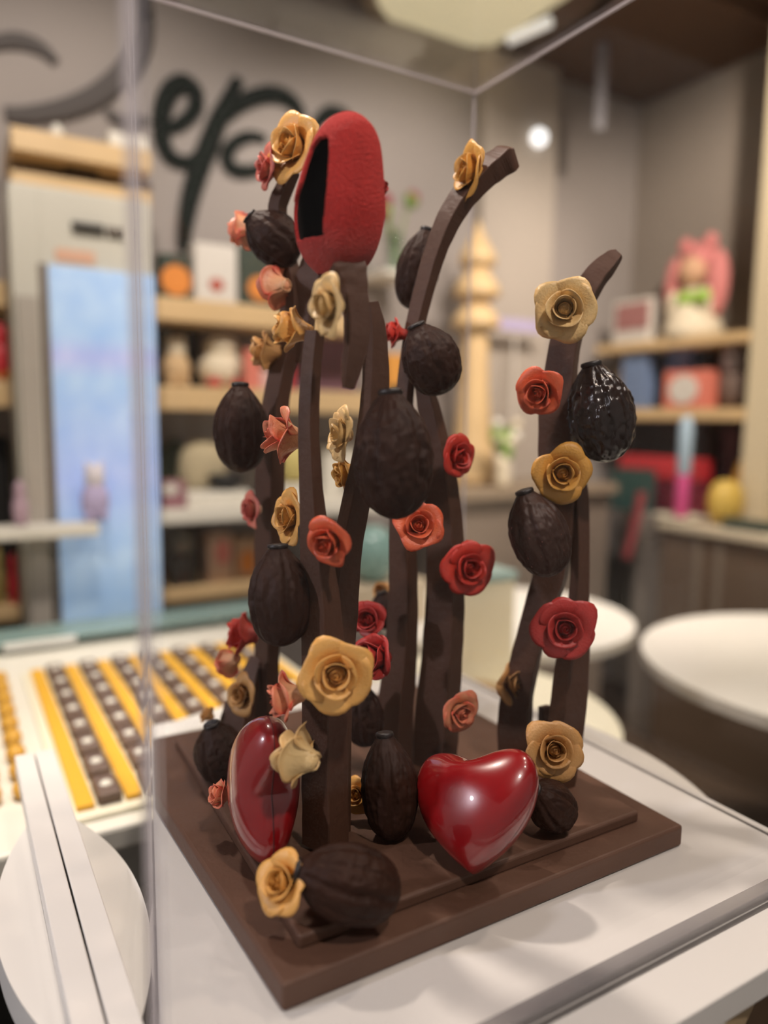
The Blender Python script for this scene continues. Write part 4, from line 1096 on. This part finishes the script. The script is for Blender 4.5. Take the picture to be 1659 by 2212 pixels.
for ch in list(dl.children):
    if ch.name.startswith('hair'): ch.parent = [c for c in dl.children if c.name.startswith('head')][0]
part_vf('bow', dl, join([blob(12, 8, w*.06, w*.16, h*.07, (-w*.26, s*w*.13-w*.16, h*.38)) for s in (-1, 1)]), LIME, 'lime green bow')
for s in (-1, 1): part_vf('arm', dl, blob(12, 8, w*.09, w*.1, h*.17, (-w*.12, s*w*.27, h*.32)), CREAM)
a, b, h = stdX(1340, 648, 1425, XS+.05, zs1); o = thing('gift_box', 'white box with a dull red front left of the pink-haired doll', 'box', (XS+.1, (a+b)/2, zs1))
part_box('carton', o, XS+.01, XS+.055, a+.02, b, zs1, zs1+h, CARD, .003); part_box('front_print', o, XS+.005, XS+.011, a+.02, b-.02, zs1+h*.3, zs1+h*.9, mat('dull_red', '#a5706c', .7), .001)
a, b, h = stdX(1345, 765, 1398, XS+.03, zs2); box_at('blue_box', 'grey-blue box on the lower right wall shelf', 'box', XS+.03, XS+.1, a, b, zs2, zs2+h, BLUE)
a, b, h = stdX(1442, 745, 1492, XS+.1, zs2); box_at('blue_box', 'blue box behind the coral box on the lower right wall shelf', 'box', XS+.1, XS+.16, a, b, zs2, zs2+h, mat('slate_blue', '#5c6b93', .6))
a, b, h = stdX(1436, 800, 1528, XS+.01, zs2); o = thing('coral_box', 'coral box with a white round front on the lower right wall shelf', 'box', (XS+.05, (a+b)/2, zs2))
part_box('carton', o, XS+.01, XS+.09, a, b, zs2, zs2+h, CORAL, .004)
n = 24; V = [(-.045, (b-a)*.02+.34*(b-a)*math.cos(2*PI*k/n), h*.5+.38*h*math.sin(2*PI*k/n)) for k in range(n)]+[(-.038, (b-a)*.02+.34*(b-a)*math.cos(2*PI*k/n), h*.5+.38*h*math.sin(2*PI*k/n)) for k in range(n)]
part_vf('round_label', o, (V, [tuple(range(n))[::-1], tuple(range(n, 2*n))]+[(k, (k+1) % n, n+(k+1) % n, n+k) for k in range(n)]), CARD, 'white round label', smooth=False)
a, b, h = stdX(1545, 740, 1605, XS+.08, zs2); figure
o = thing('grey_toy', 'grey and brown toy at the right of the lower right wall shelf', 'figure', (XS+.12, (a+b)/2, zs2)); w = b-a
part_vf('body', o, blob(18, 12, w*.4, w*.45, h*.34, (0, 0, h*.34)), mat('toy_brown', '#6d5b52', .8)); part_vf('head', o, blob(18, 12, w*.32, w*.34, h*.24, (-.01, 0, h*.76)), mat('toy_grey', '#a59a9a', .8))
a, b, h = stdX(1262, 775, 1345, XS+.04, zs2)
simple('cream_sack', 'cream sack behind the glossy pod on the right', 'bag', blob(20, 12, .07, min(.12, w*1.2), h*.5, (0, 0, h*.5), .75), mat('sack_cream', '#bfae98', .8), (XS+.19, min(YW-.14, (a+b)/2), zs2), smooth=True)
for px0, px1, py, m, lab in ((1345, 1425, 935, BLACK, 'dark box under the lower right shelf, behind the red gift box'), (1520, 1600, 925, mat('wine', '#4a2f35', .7), 'wine coloured box under the lower right shelf')):
    a, b, h = stdX(px0, py, px1, 2.88, zc)
    a, b = (2.06, 2.18) if px0 == 1345 else (a, min(b, 2.03))
    box_at('dark_box', lab, 'box', 2.88, 2.96, a, min(b, 2.18), zc if b < yB else .966, zc+h, m)
# cream post at the right edge
y0, y1, za, zb_ = facing_right(1606, 500, 1640, 1000, 2.46)
bm = bmesh.new(); add_box(bm, 2.72, XR-.004, ya-.12, ya-.005, zc+.001, ZCEIL-.02); struct(bm_obj('column_2', bm, mat('cream_post', '#d8c9a9', .7)))

# ---- boxes on the white table behind, seen beside the wide stem
a = onz(1030, 1300, .70)
x0 = onY(1000, 1300, 1.38).x; x1 = onY(1112, 1300, 1.38).x
cb = thing('cake_box', 'cream cake box with a teal lid on the cream table', 'box', ((x0+x1)/2, 1.43, .70))
zz = onY(1060, 1258, 1.38).z
part_box('carton', cb, x0, x1, 1.38, 1.48, .7005, zz, mat('cake_cream', '#e3d7ba', .6), .003)
part_box('lid', cb, x0-.004, x1+.004, 1.376, 1.484, zz, zz+.022, mat('lid_teal', '#9fb6b0', .5), .003)
simple('tan_basket', 'small tan basket in front of the cream cake box', 'basket', lathe([(.04, 0), (.055, .045), (.06, .05), (.05, .045), (.036, .006)], 24), mat('basket_tan', '#a5875c', .8), (onY(1035, 1360, 1.28).x, 1.28, .7005), smooth=True)

# ---- ceiling: round cream cove, glowing tube, hanging strips
def circ3(a, b, c):
    ax, ay, bx_, by, cx_, cy_ = a.x, a.y, b.x, b.y, c.x, c.y
    d = 2*(ax*(by-cy_)+bx_*(cy_-ay)+cx_*(ay-by))
    ux = ((ax*ax+ay*ay)*(by-cy_)+(bx_**2+by**2)*(cy_-ay)+(cx_**2+cy_**2)*(ay-by))/d
    uy = ((ax*ax+ay*ay)*(cx_-bx_)+(bx_**2+by**2)*(ax-cx_)+(cx_**2+cy_**2)*(bx_-ax))/d
    return ux, uy, math.hypot(ax-ux, ay-uy)
ux, uy, ur = circ3(onz(815, 0, ZCEIL), onz(1010, 98, ZCEIL), onz(1285, 0, ZCEIL))
print('cove', ux, uy, ur)
cv = thing('ceiling_cove', 'round cream light recess in the brown ceiling', 'ceiling light', (ux, uy, ZCEIL))
part_vf('cove_disc', cv, lathe([(ur, -.004), (ur, .019)], 64), mat('cove_cream', '#c9bd9a', .7, emit=.8), smooth=False)
ring = [(ur+.002, -.02), (ur+.05, -.02), (ur+.05, .019), (ur+.002, .019)]
n = 64; V = []; Fc = []
for r_, z_ in ring:
    for k in range(n): V.append((r_*math.cos(2*PI*k/n), r_*math.sin(2*PI*k/n), z_))
for i in range(4):
    for k in range(n): Fc.append((i*n+k, i*n+(k+1) % n, ((i+1) % 4)*n+(k+1) % n, ((i+1) % 4)*n+k))
part_vf('rim', cv, (V, Fc), mat('cove_rim', '#8a7a62', .6), smooth=False)
P = [onz(1100, 86, 2.75), onz(1188, 46, 2.75)]
lt = mesh_obj('glow_tube', rel(tube([P[0], P[0].lerp(P[1], .5), P[1]], .018, 12)[0], P[0]), tube([P[0], P[0].lerp(P[1], .5), P[1]], .018, 12)[1], mat('tube_glow', '#f2efe6', .4, emit=.7)); lt.location = P[0]
tag(lt, 'short glowing white tube under the ceiling', 'lamp')  # emissive white tube below the ceiling
STRIP = frost_mat('hanging_plastic', '#a9a6ad', .35)
for pa, pb, lab in (((1303, 92), (1290, 278), 'left of the two clear strips hanging from the ceiling at right'), ((1548, 168), (1535, 348), 'right of the two clear strips hanging from the ceiling at right')):
    t_ = onz(*pa, ZCEIL-.02); zlow = onY(pb[0], pb[1], t_.y).z
    bm = bmesh.new(); add_box(bm, -.022, .022, -.003, .003, zlow-ZCEIL+.02, 0, .001)
    o = bm_obj('hanging_strip', bm, STRIP, loc=(t_.x, t_.y, ZCEIL-.02)); o.rotation_euler = (0, 0, -_y)
    tag(o, lab, 'hanging strip', 'clear strips hanging from the ceiling')

# ------------------------------------------------------------------ light
w = bpy.data.worlds.new('world'); sc.world = w; w.use_nodes = True
bg = w.node_tree.nodes['Background']; bg.inputs['Color'].default_value = lin('#f3ebe3'); bg.inputs['Strength'].default_value = .30
def area(name, loc, target, size, power, col='#ffe9d0', sy=None, spread=PI):
    d = bpy.data.lights.new(name, 'AREA'); d.size = size; d.energy = power; d.color = lin(col)[:3]; d.spread = spread
    if sy: d.shape = 'RECTANGLE'; d.size_y = sy
    else: d.shape = 'DISK'
    o = bpy.data.objects.new(name, d); COL.objects.link(o); o.location = loc
    o.rotation_euler = (Vector(target)-Vector(loc)).to_track_quat('-Z', 'Y').to_euler()
    return o
def spot(name, loc, target, power, col='#ffe3c4', ang=70, rad=.03, blend=.6):
    d = bpy.data.lights.new(name, 'SPOT'); d.energy = power; d.color = lin(col)[:3]; d.spot_size = math.radians(ang); d.spot_blend = blend; d.shadow_soft_size = rad
    o = bpy.data.objects.new(name, d); COL.objects.link(o); o.location = loc
    o.rotation_euler = (Vector(target)-Vector(loc)).to_track_quat('-Z', 'Y').to_euler()
    return o
TGT = (.4, .65, 1.2)
spot('spot_key', (.05, 1.25, 2.86), TGT, 105, '#fff0e2', 60, .05)
spot('spot_front', (.25, -.6, 2.86), TGT, 80, '#fff1e6', 55, .06)
spot('spot_row', (1.25, .15, 2.86), TGT, 17, '#fff1e6', 45, .04)
spot('spot_row', (1.0, -.25, 2.86), TGT, 17, '#fff1e6', 45, .04)
spot('spot_right', (1.5, .6, 2.86), TGT, 30, '#ffe8d2', 55, .05)
spot('fill_left', (-1.5, .75, 1.95), (.4, .65, 1.25), 62, '#f1eef8', 50, .05)  # unseen cool fill added low to lift the stems' left faces
spot('counter_spot', (-.1, 1.5, 2.7), (.1, 1.4, .8), 75, '#fff6e4', 40, .05)
spot('room_left', (.2, 1.2, 2.86), (.5, 2.6, 1.3), 85, '#fff3e8', 95, .06)
spot('room_mid', (1.5, 1.3, 2.86), (1.6, 2.6, 1.3), 80, '#fff3e8', 95, .06)
spot('room_right', (1.9, .9, 2.86), (2.9, 1.9, 1.4), 150, '#fff0e0', 100, .06)
spot('table_spot', (2.0, .6, 2.8), (1.9, 1.0, .75), 130, '#fff3e2', 60, .06)
